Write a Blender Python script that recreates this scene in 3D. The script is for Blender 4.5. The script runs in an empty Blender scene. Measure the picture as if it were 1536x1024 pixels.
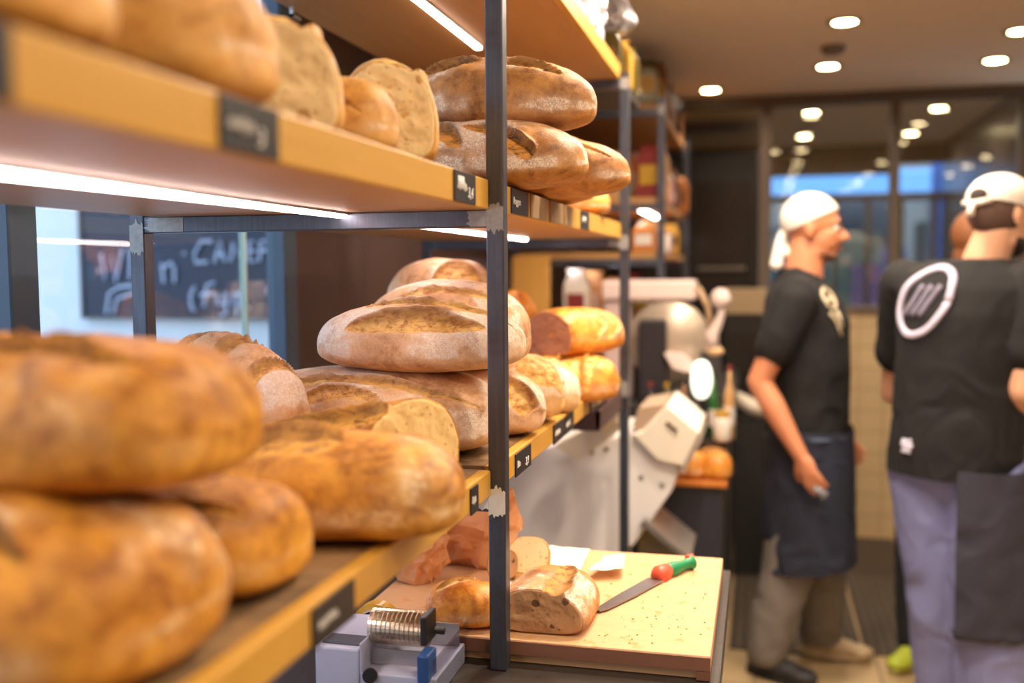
import bpy, bmesh, math, random
import numpy as np
from mathutils import Vector, Matrix, Euler
from mathutils.bvhtree import BVHTree
random.seed(7)
SC = bpy.context.scene
COL = SC.collection
PI = math.pi
ZC = 1.5                                   # eye height above the shop floor

# ------------------------------------------------------------------ camera
YAW, PITCH, ROLL, F = math.radians(13.95), math.radians(4.1), math.radians(-0.37), 1493.0
camd = bpy.data.cameras.new('camera'); cam = bpy.data.objects.new('camera', camd); COL.objects.link(cam)
cam.matrix_world = (Matrix.Translation((0, 0, ZC)) @ Matrix.Rotation(YAW, 4, 'Z') @
                    Matrix.Rotation(PI/2 - PITCH, 4, 'X') @ Matrix.Rotation(ROLL, 4, 'Z'))
camd.sensor_width = 36.0; camd.lens = F/1536*36
camd.dof.use_dof = True; camd.dof.focus_distance = 1.66; camd.dof.aperture_fstop = 1.6
camd.clip_start = 0.02
SC.camera = cam
MW = cam.matrix_world.copy()

def P(px, py, Y):
    "world point seen at photo pixel px,py at real distance Y along the shop"
    d = MW.to_3x3() @ Vector(((px-768)/F, (512-py)/F, -1))
    t = Y/d.y
    return Vector((d.x*t, Y, ZC + d.z*t))

# ------------------------------------------------------------------ colours / materials
def lin(c):
    return tuple((v/12.92 if v <= .04045 else ((v+.055)/1.055)**2.4) for v in [x/255 for x in c])
MATS = {}
def newmat(name):
    m = bpy.data.materials.new(name); m.use_nodes = True
    nt = m.node_tree; nt.nodes.clear()
    out = nt.nodes.new('ShaderNodeOutputMaterial')
    b = nt.nodes.new('ShaderNodeBsdfPrincipled'); nt.links.new(b.outputs[0], out.inputs[0])
    return m, nt, b, out
def N(nt, t, **kw):
    n = nt.nodes.new(t)
    for k, v in kw.items():
        if hasattr(n, k): setattr(n, k, v)
        else: n.inputs[k.replace('_', ' ')].default_value = v
    return n
def ramp(nt, fac, stops):
    r = nt.nodes.new('ShaderNodeValToRGB'); nt.links.new(fac, r.inputs[0])
    e = r.color_ramp.elements
    while len(e) < len(stops): e.new(0.5)
    for k, (p, c) in enumerate(stops):
        e[k].position = p; e[k].color = (*c, 1)
    return r.outputs[0]
def mixc(nt, fac, a, b, mode='MIX'):
    m = nt.nodes.new('ShaderNodeMix'); m.data_type = 'RGBA'; m.blend_type = mode
    for s, v in ((m.inputs[0], fac), (m.inputs[6], a), (m.inputs[7], b)):
        if isinstance(v, bpy.types.NodeSocket): nt.links.new(v, s)
        elif isinstance(v, (int, float)): s.default_value = v
        else: s.default_value = (*v, 1)
    return m.outputs[2]
def mth(nt, op, a, b=None, clamp=False):
    m = nt.nodes.new('ShaderNodeMath'); m.operation = op; m.use_clamp = clamp
    for s, v in ((m.inputs[0], a), (m.inputs[1], b)):
        if v is None: continue
        if isinstance(v, bpy.types.NodeSocket): nt.links.new(v, s)
        else: s.default_value = v
    return m.outputs[0]
def noise(nt, vec, scale, detail=4, rough=.55, dist=0.):
    n = nt.nodes.new('ShaderNodeTexNoise')
    n.inputs['Scale'].default_value = scale; n.inputs['Detail'].default_value = detail
    n.inputs['Roughness'].default_value = rough; n.inputs['Distortion'].default_value = dist
    if vec is not None: nt.links.new(vec, n.inputs['Vector'])
    return n.outputs[0]
def coords(nt, scale=(1, 1, 1), space='Object'):
    t = nt.nodes.new('ShaderNodeTexCoord'); m = nt.nodes.new('ShaderNodeMapping')
    m.inputs['Scale'].default_value = scale
    nt.links.new(t.outputs[space], m.inputs[0]); return m.outputs[0]
def geo(nt, scale=(1, 1, 1)):
    t = nt.nodes.new('ShaderNodeNewGeometry'); m = nt.nodes.new('ShaderNodeMapping')
    m.inputs['Scale'].default_value = scale
    nt.links.new(t.outputs['Position'], m.inputs[0]); return m.outputs[0]
def bump(nt, b, h, strength=.3, dist=.002):
    n = nt.nodes.new('ShaderNodeBump'); n.inputs['Strength'].default_value = strength
    n.inputs['Distance'].default_value = dist
    nt.links.new(h, n.inputs['Height']); nt.links.new(n.outputs[0], b.inputs['Normal'])
def setc(nt, b, v):
    if isinstance(v, bpy.types.NodeSocket): nt.links.new(v, b.inputs['Base Color'])
    else: b.inputs['Base Color'].default_value = (*v, 1)

def PZ(px, py, z):
    "same, but on the horizontal plane at height z"
    d = MW.to_3x3() @ Vector(((px-768)/F, (512-py)/F, -1)); t = (z-ZC)/d.z
    return Vector((d.x*t, d.y*t, z))
def PX(px, py, x):
    d = MW.to_3x3() @ Vector(((px-768)/F, (512-py)/F, -1)); t = x/d.x
    return Vector((x, d.y*t, ZC+d.z*t))

def plain(name, rgb, rough=.5, metal=0., var=.12, scale=8., spec=.5, bumpy=0., coat=0.):
    if name in MATS: return MATS[name]
    m, nt, b, _ = newmat(name)
    c = lin(rgb); v = coords(nt)
    n = noise(nt, v, scale)
    col = mixc(nt, n, tuple(max(0, x*(1-var)) for x in c), tuple(min(1, x*(1+var)) for x in c))
    setc(nt, b, col)
    b.inputs['Roughness'].default_value = rough; b.inputs['Metallic'].default_value = metal
    b.inputs['Specular IOR Level'].default_value = spec
    b.inputs['Coat Weight'].default_value = coat
    if bumpy: bump(nt, b, noise(nt, v, scale*6), bumpy)
    MATS[name] = m; return m
def emis(name, rgb, strength):
    if name in MATS: return MATS[name]
    m, nt, b, _ = newmat(name)
    b.inputs['Base Color'].default_value = (.8, .8, .8, 1)
    b.inputs['Emission Color'].default_value = (*lin(rgb), 1)
    b.inputs['Emission Strength'].default_value = strength
    MATS[name] = m; return m
def wood(name, c1, c2, axis='Y', scale=1., rough=.5, grime=None):
    if name in MATS: return MATS[name]
    m, nt, b, _ = newmat(name)
    s = {'X': (1.2, 14, 14), 'Y': (14, 1.2, 14), 'Z': (14, 14, 1.2)}[axis]
    v = geo(nt, tuple(a*scale for a in s))
    n = noise(nt, v, 2.2, 6, .6, .6); n2 = noise(nt, v, 11, 4, .7)
    col = mixc(nt, n, lin(c1), lin(c2))
    col = mixc(nt, mth(nt, 'MULTIPLY', n2, .3), col, tuple(x*.72 for x in lin(c1)))
    if grime:
        g = ramp(nt, noise(nt, geo(nt), 9, 6, .7), [(.42, (0, 0, 0)), (.62, (1, 1, 1))])
        col = mixc(nt, mth(nt, 'MULTIPLY', g, .8), col, lin(grime))
    setc(nt, b, col); b.inputs['Roughness'].default_value = rough
    bump(nt, b, n2, .15, .001)
    MATS[name] = m; return m
def steel(name='mill_steel', base=(92, 96, 108)):
    if name in MATS: return MATS[name]
    m, nt, b, _ = newmat(name)
    v = geo(nt, (60, 60, 3)); n = noise(nt, v, 3, 5, .6); w = noise(nt, geo(nt), 14, 5, .6)
    c = lin(base)
    col = mixc(nt, n, tuple(x*.55 for x in c), tuple(x*1.25 for x in c))
    col = mixc(nt, ramp(nt, w, [(.5, (0, 0, 0)), (.75, (1, 1, 1))]), col, lin((78, 70, 76)))
    setc(nt, b, col); b.inputs['Metallic'].default_value = .75
    b.inputs['Roughness'].default_value = .38
    bump(nt, b, n, .12, .0006)
    MATS[name] = m; return m
def weld():
    if 'ground_weld' in MATS: return MATS['ground_weld']
    m, nt, b, _ = newmat('ground_weld')
    v = geo(nt, (1, 1, 1)); n = noise(nt, v, 90, 6, .7)
    setc(nt, b, mixc(nt, n, lin((118, 118, 124)), lin((190, 188, 186))))
    b.inputs['Metallic'].default_value = .45; b.inputs['Roughness'].default_value = .5
    bump(nt, b, n, .4, .001); MATS['ground_weld'] = m; return m
def glassmat(name='clear_glass', tint=(.95, .98, .98), ior=1.8, rough=.0):
    if name in MATS: return MATS[name]
    m = bpy.data.materials.new(name); m.use_nodes = True; nt = m.node_tree; nt.nodes.clear()
    out = nt.nodes.new('ShaderNodeOutputMaterial'); mx = nt.nodes.new('ShaderNodeMixShader')
    t = nt.nodes.new('ShaderNodeBsdfTransparent'); t.inputs[0].default_value = (*tint, 1)
    g = nt.nodes.new('ShaderNodeBsdfGlossy'); g.inputs['Roughness'].default_value = rough
    lw = nt.nodes.new('ShaderNodeLayerWeight'); lw.inputs[0].default_value = .5
    r0 = ((ior-1)/(ior+1))**2
    fr = mth(nt, 'ADD', mth(nt, 'MULTIPLY', mth(nt, 'POWER', lw.outputs['Facing'], 5.), 1-r0), r0)
    nt.links.new(fr, mx.inputs[0]); nt.links.new(t.outputs[0], mx.inputs[1])
    nt.links.new(g.outputs[0], mx.inputs[2]); nt.links.new(mx.outputs[0], out.inputs[0])
    MATS[name] = m; return m
def crust(name, light, dark, gold, brown, flour=(240, 226, 210), fl=1., rough=.55):
    "crust: light/dark = skin of the loaf, gold/brown = torn open slash; attribute mask: r slash, g flour, b dark lip, toast and painted shade"
    if name in MATS: return MATS[name]
    m, nt, b, _ = newmat(name)
    a = nt.nodes.new('ShaderNodeAttribute'); a.attribute_name = 'mask'
    sp = nt.nodes.new('ShaderNodeSeparateColor'); nt.links.new(a.outputs['Color'], sp.inputs[0])
    v = coords(nt)
    n1 = noise(nt, v, 17, 6, .65, .4); n2 = noise(nt, v, 70, 5, .7); n3 = noise(nt, v, 320, 3, .7)
    base = ramp(nt, mth(nt, 'ADD', mth(nt, 'MULTIPLY', n1, .7), mth(nt, 'MULTIPLY', n2, .3)),
                [(.40, tuple(x*.8 for x in lin(dark))), (.5, tuple((x+y)/2 for x, y in zip(lin(dark), lin(light)))), (.6, lin(light))])
    base = mixc(nt, mth(nt, 'MULTIPLY', ramp(nt, n3, [(.5, (0, 0, 0)), (.7, (1, 1, 1))]), .35), base, tuple(x*.6 for x in lin(dark)))
    # flour: soft dusting broken by fine grain
    f = mth(nt, 'MULTIPLY', sp.outputs[1], 1.45*fl)
    f = mth(nt, 'ADD', f, mth(nt, 'MULTIPLY', mth(nt, 'SUBTRACT', n2, .5), 2.2))
    f = mth(nt, 'ADD', f, mth(nt, 'MULTIPLY', mth(nt, 'SUBTRACT', n3, .5), 1.4))
    f = ramp(nt, f, [(.5, (0, 0, 0)), (1.25, (1, 1, 1))])
    n5 = noise(nt, v, 620, 2, .6); n6 = noise(nt, v, 120, 4, .75, .8)
    spk = ramp(nt, mth(nt, 'ADD', mth(nt, 'MULTIPLY', n5, .5), mth(nt, 'MULTIPLY', n6, .5)), [(.44, (.22, .22, .22)), (.56, (1, 1, 1))])
    f = mth(nt, 'MULTIPLY', mth(nt, 'MULTIPLY', f, spk), mth(nt, 'MULTIPLY', sp.outputs[1], 1.6, True), True)
    veil = mth(nt, 'MULTIPLY', sp.outputs[1], .38*fl, True)
    f = mth(nt, 'MAXIMUM', f, veil)
    col = mixc(nt, f, base, lin(flour))
    n4 = noise(nt, coords(nt, (1, 1, 2)), 45, 6, .75, .5)
    tear = ramp(nt, n4, [(.36, lin(brown)), (.52, lin(gold)), (.75, tuple(min(1, x*1.35) for x in lin(gold)))])
    col = mixc(nt, sp.outputs[0], col, tear)
    col = mixc(nt, sp.outputs[2], col, tuple(x*.45 for x in lin(brown)))
    setc(nt, b, col); b.inputs['Roughness'].default_value = rough
    b.inputs['Specular IOR Level'].default_value = .35
    b.inputs['Subsurface Weight'].default_value = 0.0
    h = mth(nt, 'ADD', n2, mth(nt, 'MULTIPLY', n3, .5))
    h = mth(nt, 'ADD', h, mth(nt, 'MULTIPLY', mth(nt, 'MULTIPLY', n4, sp.outputs[0]), 2.0))
    bump(nt, b, h, .55, .0018)
    MATS[name] = m; return m
def crumb(name, c1, c2, hole):
    if name in MATS: return MATS[name]
    m, nt, b, _ = newmat(name)
    v = coords(nt)
    vo = nt.nodes.new('ShaderNodeTexVoronoi'); vo.inputs['Scale'].default_value = 85
    nt.links.new(v, vo.inputs['Vector'])
    n = noise(nt, v, 130, 5, .75); n2 = noise(nt, v, 22, 4, .6)
    col = mixc(nt, n2, lin(c1), lin(c2))
    h = mth(nt, 'ADD', vo.outputs['Distance'], mth(nt, 'MULTIPLY', mth(nt, 'SUBTRACT', n, .5), .9))
    holes = ramp(nt, h, [(.12, (1, 1, 1)), (.24, (0, 0, 0))])
    vb = nt.nodes.new('ShaderNodeTexVoronoi'); vb.inputs['Scale'].default_value = 30
    nt.links.new(v, vb.inputs['Vector'])
    hb = mth(nt, 'ADD', vb.outputs['Distance'], mth(nt, 'MULTIPLY', mth(nt, 'SUBTRACT', n2, .5), .8))
    big = ramp(nt, hb, [(.1, (1, 1, 1)), (.17, (0, 0, 0))])
    hh = mth(nt, 'MAXIMUM', mth(nt, 'MULTIPLY', holes, .5), big)
    setc(nt, b, mixc(nt, hh, col, lin(hole)))
    b.inputs['Roughness'].default_value = .8
    bump(nt, b, mth(nt, 'SUBTRACT', n, mth(nt, 'MULTIPLY', hh, 1.5)), .6, .002)
    MATS[name] = m; return m
def tiles(name, c, grout, sx, sy, axes='XY', rough=.35, off=0.):
    if name in MATS: return MATS[name]
    m, nt, b, _ = newmat(name)
    t = nt.nodes.new('ShaderNodeNewGeometry'); s = nt.nodes.new('ShaderNodeSeparateXYZ'); nt.links.new(t.outputs['Position'], s.inputs[0])
    cb = nt.nodes.new('ShaderNodeCombineXYZ')
    nt.links.new(s.outputs['XYZ'.index(axes[0])], cb.inputs[0]); nt.links.new(s.outputs['XYZ'.index(axes[1])], cb.inputs[1])
    br = nt.nodes.new('ShaderNodeTexBrick'); nt.links.new(cb.outputs[0], br.inputs[0])
    br.offset = off; br.inputs['Scale'].default_value = 1; br.inputs['Brick Width'].default_value = sx; br.inputs['Row Height'].default_value = sy
    br.inputs['Mortar Size'].default_value = .006; br.inputs['Color1'].default_value = (*lin(c), 1)
    br.inputs['Color2'].default_value = (*[x*.9 for x in lin(c)], 1); br.inputs['Mortar'].default_value = (*lin(grout), 1)
    n = noise(nt, geo(nt), 6)
    setc(nt, b, mixc(nt, mth(nt, 'MULTIPLY', n, .3), br.outputs[0], tuple(x*.7 for x in lin(c))))
    b.inputs['Roughness'].default_value = rough
    MATS[name] = m; return m
def ribmat(name, c1, c2, freq, axis=0):
    if name in MATS: return MATS[name]
    m, nt, b, _ = newmat(name)
    t = nt.nodes.new('ShaderNodeNewGeometry'); s = nt.nodes.new('ShaderNodeSeparateXYZ'); nt.links.new(t.outputs['Position'], s.inputs[0])
    w = mth(nt, 'SINE', mth(nt, 'MULTIPLY', s.outputs[axis], freq))
    w = mth(nt, 'ADD', mth(nt, 'MULTIPLY', w, .5), .5)
    setc(nt, b, mixc(nt, w, lin(c1), lin(c2))); b.inputs['Roughness'].default_value = .7
    bump(nt, b, w, .6, .004); MATS[name] = m; return m

# ------------------------------------------------------------------ object helpers
def tag(o, label=None, cat=None, group=None, kind=None):
    if label: o['label'] = label
    if cat: o['category'] = cat
    if group: o['group'] = group
    if kind: o['kind'] = kind
    return o
def thing(name, loc, label, cat, group=None, rz=0.):
    o = bpy.data.objects.new(name, None); COL.objects.link(o)
    o.empty_display_size = .05
    o.location = loc; o.rotation_euler = (0, 0, rz)
    return tag(o, label, cat, group)
def fin(name, bm, mat, parent=None, smooth=False, world=True, bevel=0., mods=True):
    bmesh.ops.recalc_face_normals(bm, faces=bm.faces[:])
    me = bpy.data.meshes.new(name); bm.to_mesh(me); bm.free()
    return finme(name, me, mat, parent, smooth, world, bevel)
def finme(name, me, mat, parent=None, smooth=False, world=True, bevel=0.):
    if mat: me.materials.append(mat)
    o = bpy.data.objects.new(name, me); COL.objects.link(o)
    if smooth:
        me.polygons.foreach_set('use_smooth', [True]*len(me.polygons))
    if bevel:
        b = o.modifiers.new('bevel', 'BEVEL'); b.width = bevel; b.segments = 2; b.limit_method = 'ANGLE'
    if parent:
        o.parent = parent
        if world:
            q = parent; L = []
            while q: L.append(q); q = q.parent
            M = Matrix.Identity(4)
            for q in reversed(L):
                M = M @ (q.matrix_parent_inverse if q.parent else Matrix.Identity(4)) @ q.matrix_basis
            o.matrix_parent_inverse = M.inverted()
    return o
def box(bm, x0, x1, y0, y1, z0, z1, M=None):
    vs = [bm.verts.new(Vector(p) if M is None else M @ Vector(p)) for p in
          ((x0, y0, z0), (x1, y0, z0), (x1, y1, z0), (x0, y1, z0), (x0, y0, z1), (x1, y0, z1), (x1, y1, z1), (x0, y1, z1))]
    for f in ((0, 3, 2, 1), (4, 5, 6, 7), (0, 1, 5, 4), (1, 2, 6, 5), (2, 3, 7, 6), (3, 0, 4, 7)):
        bm.faces.new([vs[i] for i in f])
    return bm
def B(*a, M=None):
    bm = bmesh.new(); box(bm, *a, M=M); return bm
def frame_of(d):
    d = d.normalized(); u = d.orthogonal().normalized(); return u, d.cross(u)
def rings(bm, rr, closed_ends=True):
    loops = [[bm.verts.new(p) for p in r] for r in rr]
    n = len(loops[0])
    for a, b in zip(loops, loops[1:]):
        for i in range(n): bm.faces.new((a[i], a[(i+1) % n], b[(i+1) % n], b[i]))
    if closed_ends:
        bm.faces.new(loops[0][::-1]); bm.faces.new(loops[-1])
    return loops
def tube(bm, pts, rad, n=12):
    pts = [Vector(p) for p in pts]
    rads = rad if isinstance(rad, (list, tuple)) else [rad]*len(pts)
    u, w = frame_of(pts[1]-pts[0]); rr = []
    for i, p in enumerate(pts):
        d = (pts[min(i+1, len(pts)-1)]-pts[max(i-1, 0)]).normalized()
        u = (u - d*u.dot(d)).normalized(); w = d.cross(u)
        rr.append([p + (u*math.cos(2*PI*k/n)+w*math.sin(2*PI*k/n))*rads[i] for k in range(n)])
    rings(bm, rr); return bm
def lathe(bm, prof, c=(0, 0, 0), n=28, axis='Z', M=None):
    c = Vector(c); rr = []
    for r, h in prof:
        ring = []
        for k in range(n):
            a = 2*PI*k/n
            p = {'Z': Vector((r*math.cos(a), r*math.sin(a), h)), 'X': Vector((h, r*math.cos(a), r*math.sin(a))),
                 'Y': Vector((r*math.sin(a), h, r*math.cos(a)))}[axis]
            if M is not None: p = M @ p
            ring.append(c+p)
        rr.append(ring)
    rings(bm, rr); return bm
def prism(bm, poly, axis, a0, a1):
    "poly of (u,v) extruded along axis: X:(y,z) Y:(x,z) Z:(x,y)"
    f = {'X': lambda u, v, a: (a, u, v), 'Y': lambda u, v, a: (u, a, v), 'Z': lambda u, v, a: (u, v, a)}[axis]
    rings(bm, [[Vector(f(u, v, a0)) for u, v in poly], [Vector(f(u, v, a1)) for u, v in poly]]); return bm
def ell(bm, c, r, M=None, seg=20, rg=14):
    c = Vector(c); M = M or Matrix.Identity(3)
    top = bm.verts.new(c + M @ Vector((0, 0, r[2]))); bot = bm.verts.new(c - M @ Vector((0, 0, r[2])))
    loops = []
    for i in range(1, rg):
        ph = PI*i/rg
        loops.append([bm.verts.new(c + M @ Vector((r[0]*math.sin(ph)*math.cos(2*PI*k/seg), r[1]*math.sin(ph)*math.sin(2*PI*k/seg), r[2]*math.cos(ph)))) for k in range(seg)])
    for k in range(seg):
        bm.faces.new((top, loops[0][k], loops[0][(k+1) % seg])); bm.faces.new((bot, loops[-1][(k+1) % seg], loops[-1][k]))
    for a, b in zip(loops, loops[1:]):
        for k in range(seg): bm.faces.new((a[k], b[k], b[(k+1) % seg], a[(k+1) % seg]))
    return bm

# vectorised value noise
def _h(ix, iy, iz, s):
    n = (ix.astype(np.int64)*374761393 + iy.astype(np.int64)*668265263 + iz.astype(np.int64)*2147483647 + s*1274126177) & 0xffffffff
    n = ((n ^ (n >> 13))*1274126177) & 0xffffffff
    n = (n ^ (n >> 16)); n = (n*2654435761) & 0xffffffff
    return ((n ^ (n >> 15)) & 0xffffff)/float(0xffffff)
def vnoise(p, s=0):
    i = np.floor(p); f = p-i; f = f*f*f*(f*(f*6-15)+10); i = i.astype(np.int64)
    r = 0
    for dx in (0, 1):
        for dy in (0, 1):
            for dz in (0, 1):
                w = (f[:, 0] if dx else 1-f[:, 0])*(f[:, 1] if dy else 1-f[:, 1])*(f[:, 2] if dz else 1-f[:, 2])
                r = r + w*_h(i[:, 0]+dx, i[:, 1]+dy, i[:, 2]+dz, s)
    return r*2-1
def fbm(p, oct=4, s=0, rough=.5):
    a, r, t = 1., 0, 0
    for k in range(oct):
        r = r + a*vnoise(p*2**k + 17.3*k, s+k); t += a; a *= rough
    return r/t
def sst(e0, e1, x):
    t = np.clip((x-e0)/(e1-e0), 0, 1); return t*t*(3-2*t)
def gridmesh(name, V, nu, nv, wrap, mask=None, poles=False):
    F_ = []
    for i in range(nu-1):
        for j in range(nv if wrap else nv-1):
            a = i*nv+j; b = i*nv+(j+1) % nv; F_.append((a, b, b+nv, a+nv))
    V = [tuple(v) for v in V]
    if poles:
        n0 = len(V); V.append(tuple(np.mean(V[:nv], 0))); V.append(tuple(np.mean(V[(nu-1)*nv:nu*nv], 0)))
        for j in range(nv):
            F_.append((n0, (j+1) % nv, j)); F_.append((n0+1, (nu-1)*nv+j, (nu-1)*nv+(j+1) % nv))
        if mask is not None: mask = np.vstack([mask, mask[0], mask[(nu-1)*nv]])
    me = bpy.data.meshes.new(name); me.from_pydata(V, [], F_)
    if mask is not None:
        at = me.color_attributes.new('mask', 'FLOAT_COLOR', 'POINT')
        at.data.foreach_set('color', np.hstack([mask, np.ones((len(mask), 1))]).astype(np.float32).ravel())
    return me

def loaf_mesh(name, L, Wd, H, seed=1, slashes=(), ex=.9, er=.75, flat=.55, zb=.36, floury=.5, lump=.05, bend=0., taper=0., res=1., toast_shade=.55, band=.8):
    nu, nv = int(170*res), int(140*res)
    rng = np.random.RandomState(seed)
    ph = np.linspace(.02, PI-.02, nu)[:, None]*np.ones((1, nv))
    th = np.ones((nu, 1))*np.linspace(0, 2*PI, nv, endpoint=False)[None, :]
    cx, sx, c, s = np.cos(ph).ravel(), np.sin(ph).ravel(), np.cos(th).ravel(), np.sin(th).ravel()
    X = L/2*np.sign(cx)*np.abs(cx)**ex
    r = sx**er
    tp = 1+taper*X/(L/2)
    Y = Wd/2*r*np.sign(c)*np.abs(c)**.85*tp
    z0 = H*zb
    Z = np.where(s >= 0, z0+(H-z0)*sx**(er*.95)*np.abs(s)**.95*tp, z0-z0*sx**(er*.7)*np.abs(s)**flat)
    P3 = np.stack([X, Y, Z-z0], 1)
    rad = P3.copy(); rad[:, 0] *= .35
    rad /= (np.linalg.norm(rad, axis=1)[:, None]+1e-9)
    q = np.stack([X, Y, Z], 1)
    up = sst(-.15, .5, s)
    d = fbm(q*9, 3, seed*11)*lump*Wd*(.35+.65*up)
    d += fbm(q*38, 3, seed*11+5)*.008*Wd
    slash = np.zeros(len(X)); lip = np.zeros(len(X))
    u = X/(L/2); v = 1-2*th.ravel()/PI
    wob = fbm(q*22, 2, seed*7)*.05
    for sl in slashes:
        x0, y0, x1, y1, w, bow, dep, ear = sl
        dx, dy = x1-x0, y1-y0; ln = math.hypot(dx, dy)
        t = ((u-x0)*dx+(v-y0)*dy)/ln/ln*2-1
        dd = ((v-y0)*dx-(u-x0)*dy)/ln - bow*(1-t*t) + wob
        wt = w*np.sqrt(np.clip(1-t*t, 1e-4, 1))
        k = dd/wt
        on = (np.abs(t) < 1)*(v > -1.25)
        ins = sst(1.12, .9, np.abs(k))*on
        slash = np.maximum(slash, ins)
        fl = np.clip(1-t*t, 0, 1)**.5
        prof = -dep*np.clip((k+1)/2, 0, 1)**1.3*.9 - dep*.25
        d += ins*prof*Wd*fl + ins*fbm(q*60, 3, seed+3)*.028*Wd
        e = np.exp(-((k-1.12)/.28)**2)*on*fl
        d += e*ear*Wd
        nz = fbm(q*40, 3, seed+9)
        lip = np.maximum(lip, np.exp(-((k-1.03)/.14)**2)*on*fl*(ear > .02)*(.6+.8*nz))
        lip = np.maximum(lip, ins*toast_shade*np.clip(sst(-.35, .9, k+nz*.5)+nz*.3, 0, 1))  # slash darkens toward the ear: toasted crust with painted-in shade
    V = q + rad*d[:, None]
    V[:, 2] = np.where(V[:, 2] < 0, V[:, 2]*.15, V[:, 2])
    V[:, 1] += bend*(V[:, 0]/(L/2))**2
    fm = fbm(q*np.array([8, 14, 14]), 4, seed*3+1, .6)*2.0
    fld = np.clip(fm + floury*2-1.0, 0, 1)*(.35+.65*up)
    bd = np.exp(-((np.abs(v)-1.02)/.11)**2)*(np.abs(v) < 1.4)
    fld = np.clip(fld + band*bd*np.clip(fbm(q*np.array([16, 8, 8]), 3, seed+21)*2.2+.55, 0, 1), 0, 1)
    mask = np.stack([slash, fld*(1-slash), np.clip(lip, 0, 1)*.8], 1)
    return gridmesh(name, V, nu, nv, True, mask, poles=True)

def place(o, x, y, z, rz=0., tx=0., ty=0.):
    o.matrix_basis = Matrix.Translation((x, y, z)) @ Matrix.Rotation(rz, 4, 'Z') @ Matrix.Rotation(ty, 4, 'Y') @ Matrix.Rotation(tx, 4, 'X')
def loaf(name, label, mat, pos, dims, rz=0, tx=0, ty=0, group='', cut=None, crumbmat=None, cat='bread', **kw):
    "pos x,y,height above floor; dims L,W,H; cut=(x_local, angle_deg): everything beyond is sliced away"
    D = math.radians
    me = loaf_mesh(name, *dims, **kw)
    face = None
    if cut:
        bm = bmesh.new(); bm.from_mesh(me)
        bmesh.ops.triangulate(bm, faces=[f for f in bm.faces if len(f.verts) > 4])
        n = Vector((math.cos(D(cut[1])), math.sin(D(cut[1])), 0)); co = Vector((cut[0], 0, 0))
        g = bmesh.ops.bisect_plane(bm, geom=bm.verts[:]+bm.edges[:]+bm.faces[:], dist=1e-6, plane_co=co, plane_no=n, clear_outer=True)
        ed = [e for e in g['geom_cut'] if isinstance(e, bmesh.types.BMEdge)]
        vs = {v for e in ed for v in e.verts}
        pts = [v.co.copy() for v in vs]
        bmesh.ops.holes_fill(bm, edges=ed, sides=0)
        bm.to_mesh(me); bm.free()
        # crumb: rings from the centre of the cut to its rim
        ax = Vector((-n.y, n.x, 0)); cen = sum(pts, Vector())/len(pts)
        an = sorted((math.atan2((p-cen).z, (p-cen).dot(ax)), (p-cen).length) for p in pts)
        A = np.array([a for a, _ in an]); R = np.array([l for _, l in an])
        m_, k_ = 120, 34
        aa = np.linspace(-PI, PI, m_, endpoint=False); Rr = np.interp(aa, np.r_[A-2*PI, A, A+2*PI], np.r_[R, R, R])
        cb = bmesh.new(); loops = []
        for k in range(1, k_+1):
            f = k/k_*.975
            pp = np.array([list(cen + ax*(math.cos(a)*rr*f) + Vector((0, 0, math.sin(a)*rr*f))) for a, rr in zip(aa, Rr)])
            h = fbm(pp*55, 3, 5)*.0035+.0022
            if k == k_: h = h*0-.001
            loops.append([cb.verts.new(Vector(p)+n*float(hh)) for p, hh in zip(pp, h)])
        c0 = cb.verts.new(cen+n*.002)
        for j in range(m_): cb.faces.new((c0, loops[0][j], loops[0][(j+1) % m_]))
        for a, b in zip(loops, loops[1:]):
            for j in range(m_): cb.faces.new((a[j], b[j], b[(j+1) % m_], a[(j+1) % m_]))
        face = cb
    o = finme(name, me, mat, None, smooth=True)
    place(o, pos[0], pos[1], pos[2], D(rz), D(tx), D(ty))
    if face is not None:
        fin('crumb_face', face, crumbmat, o, smooth=True, world=False)
    return tag(o, label, cat, group or None)

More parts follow.
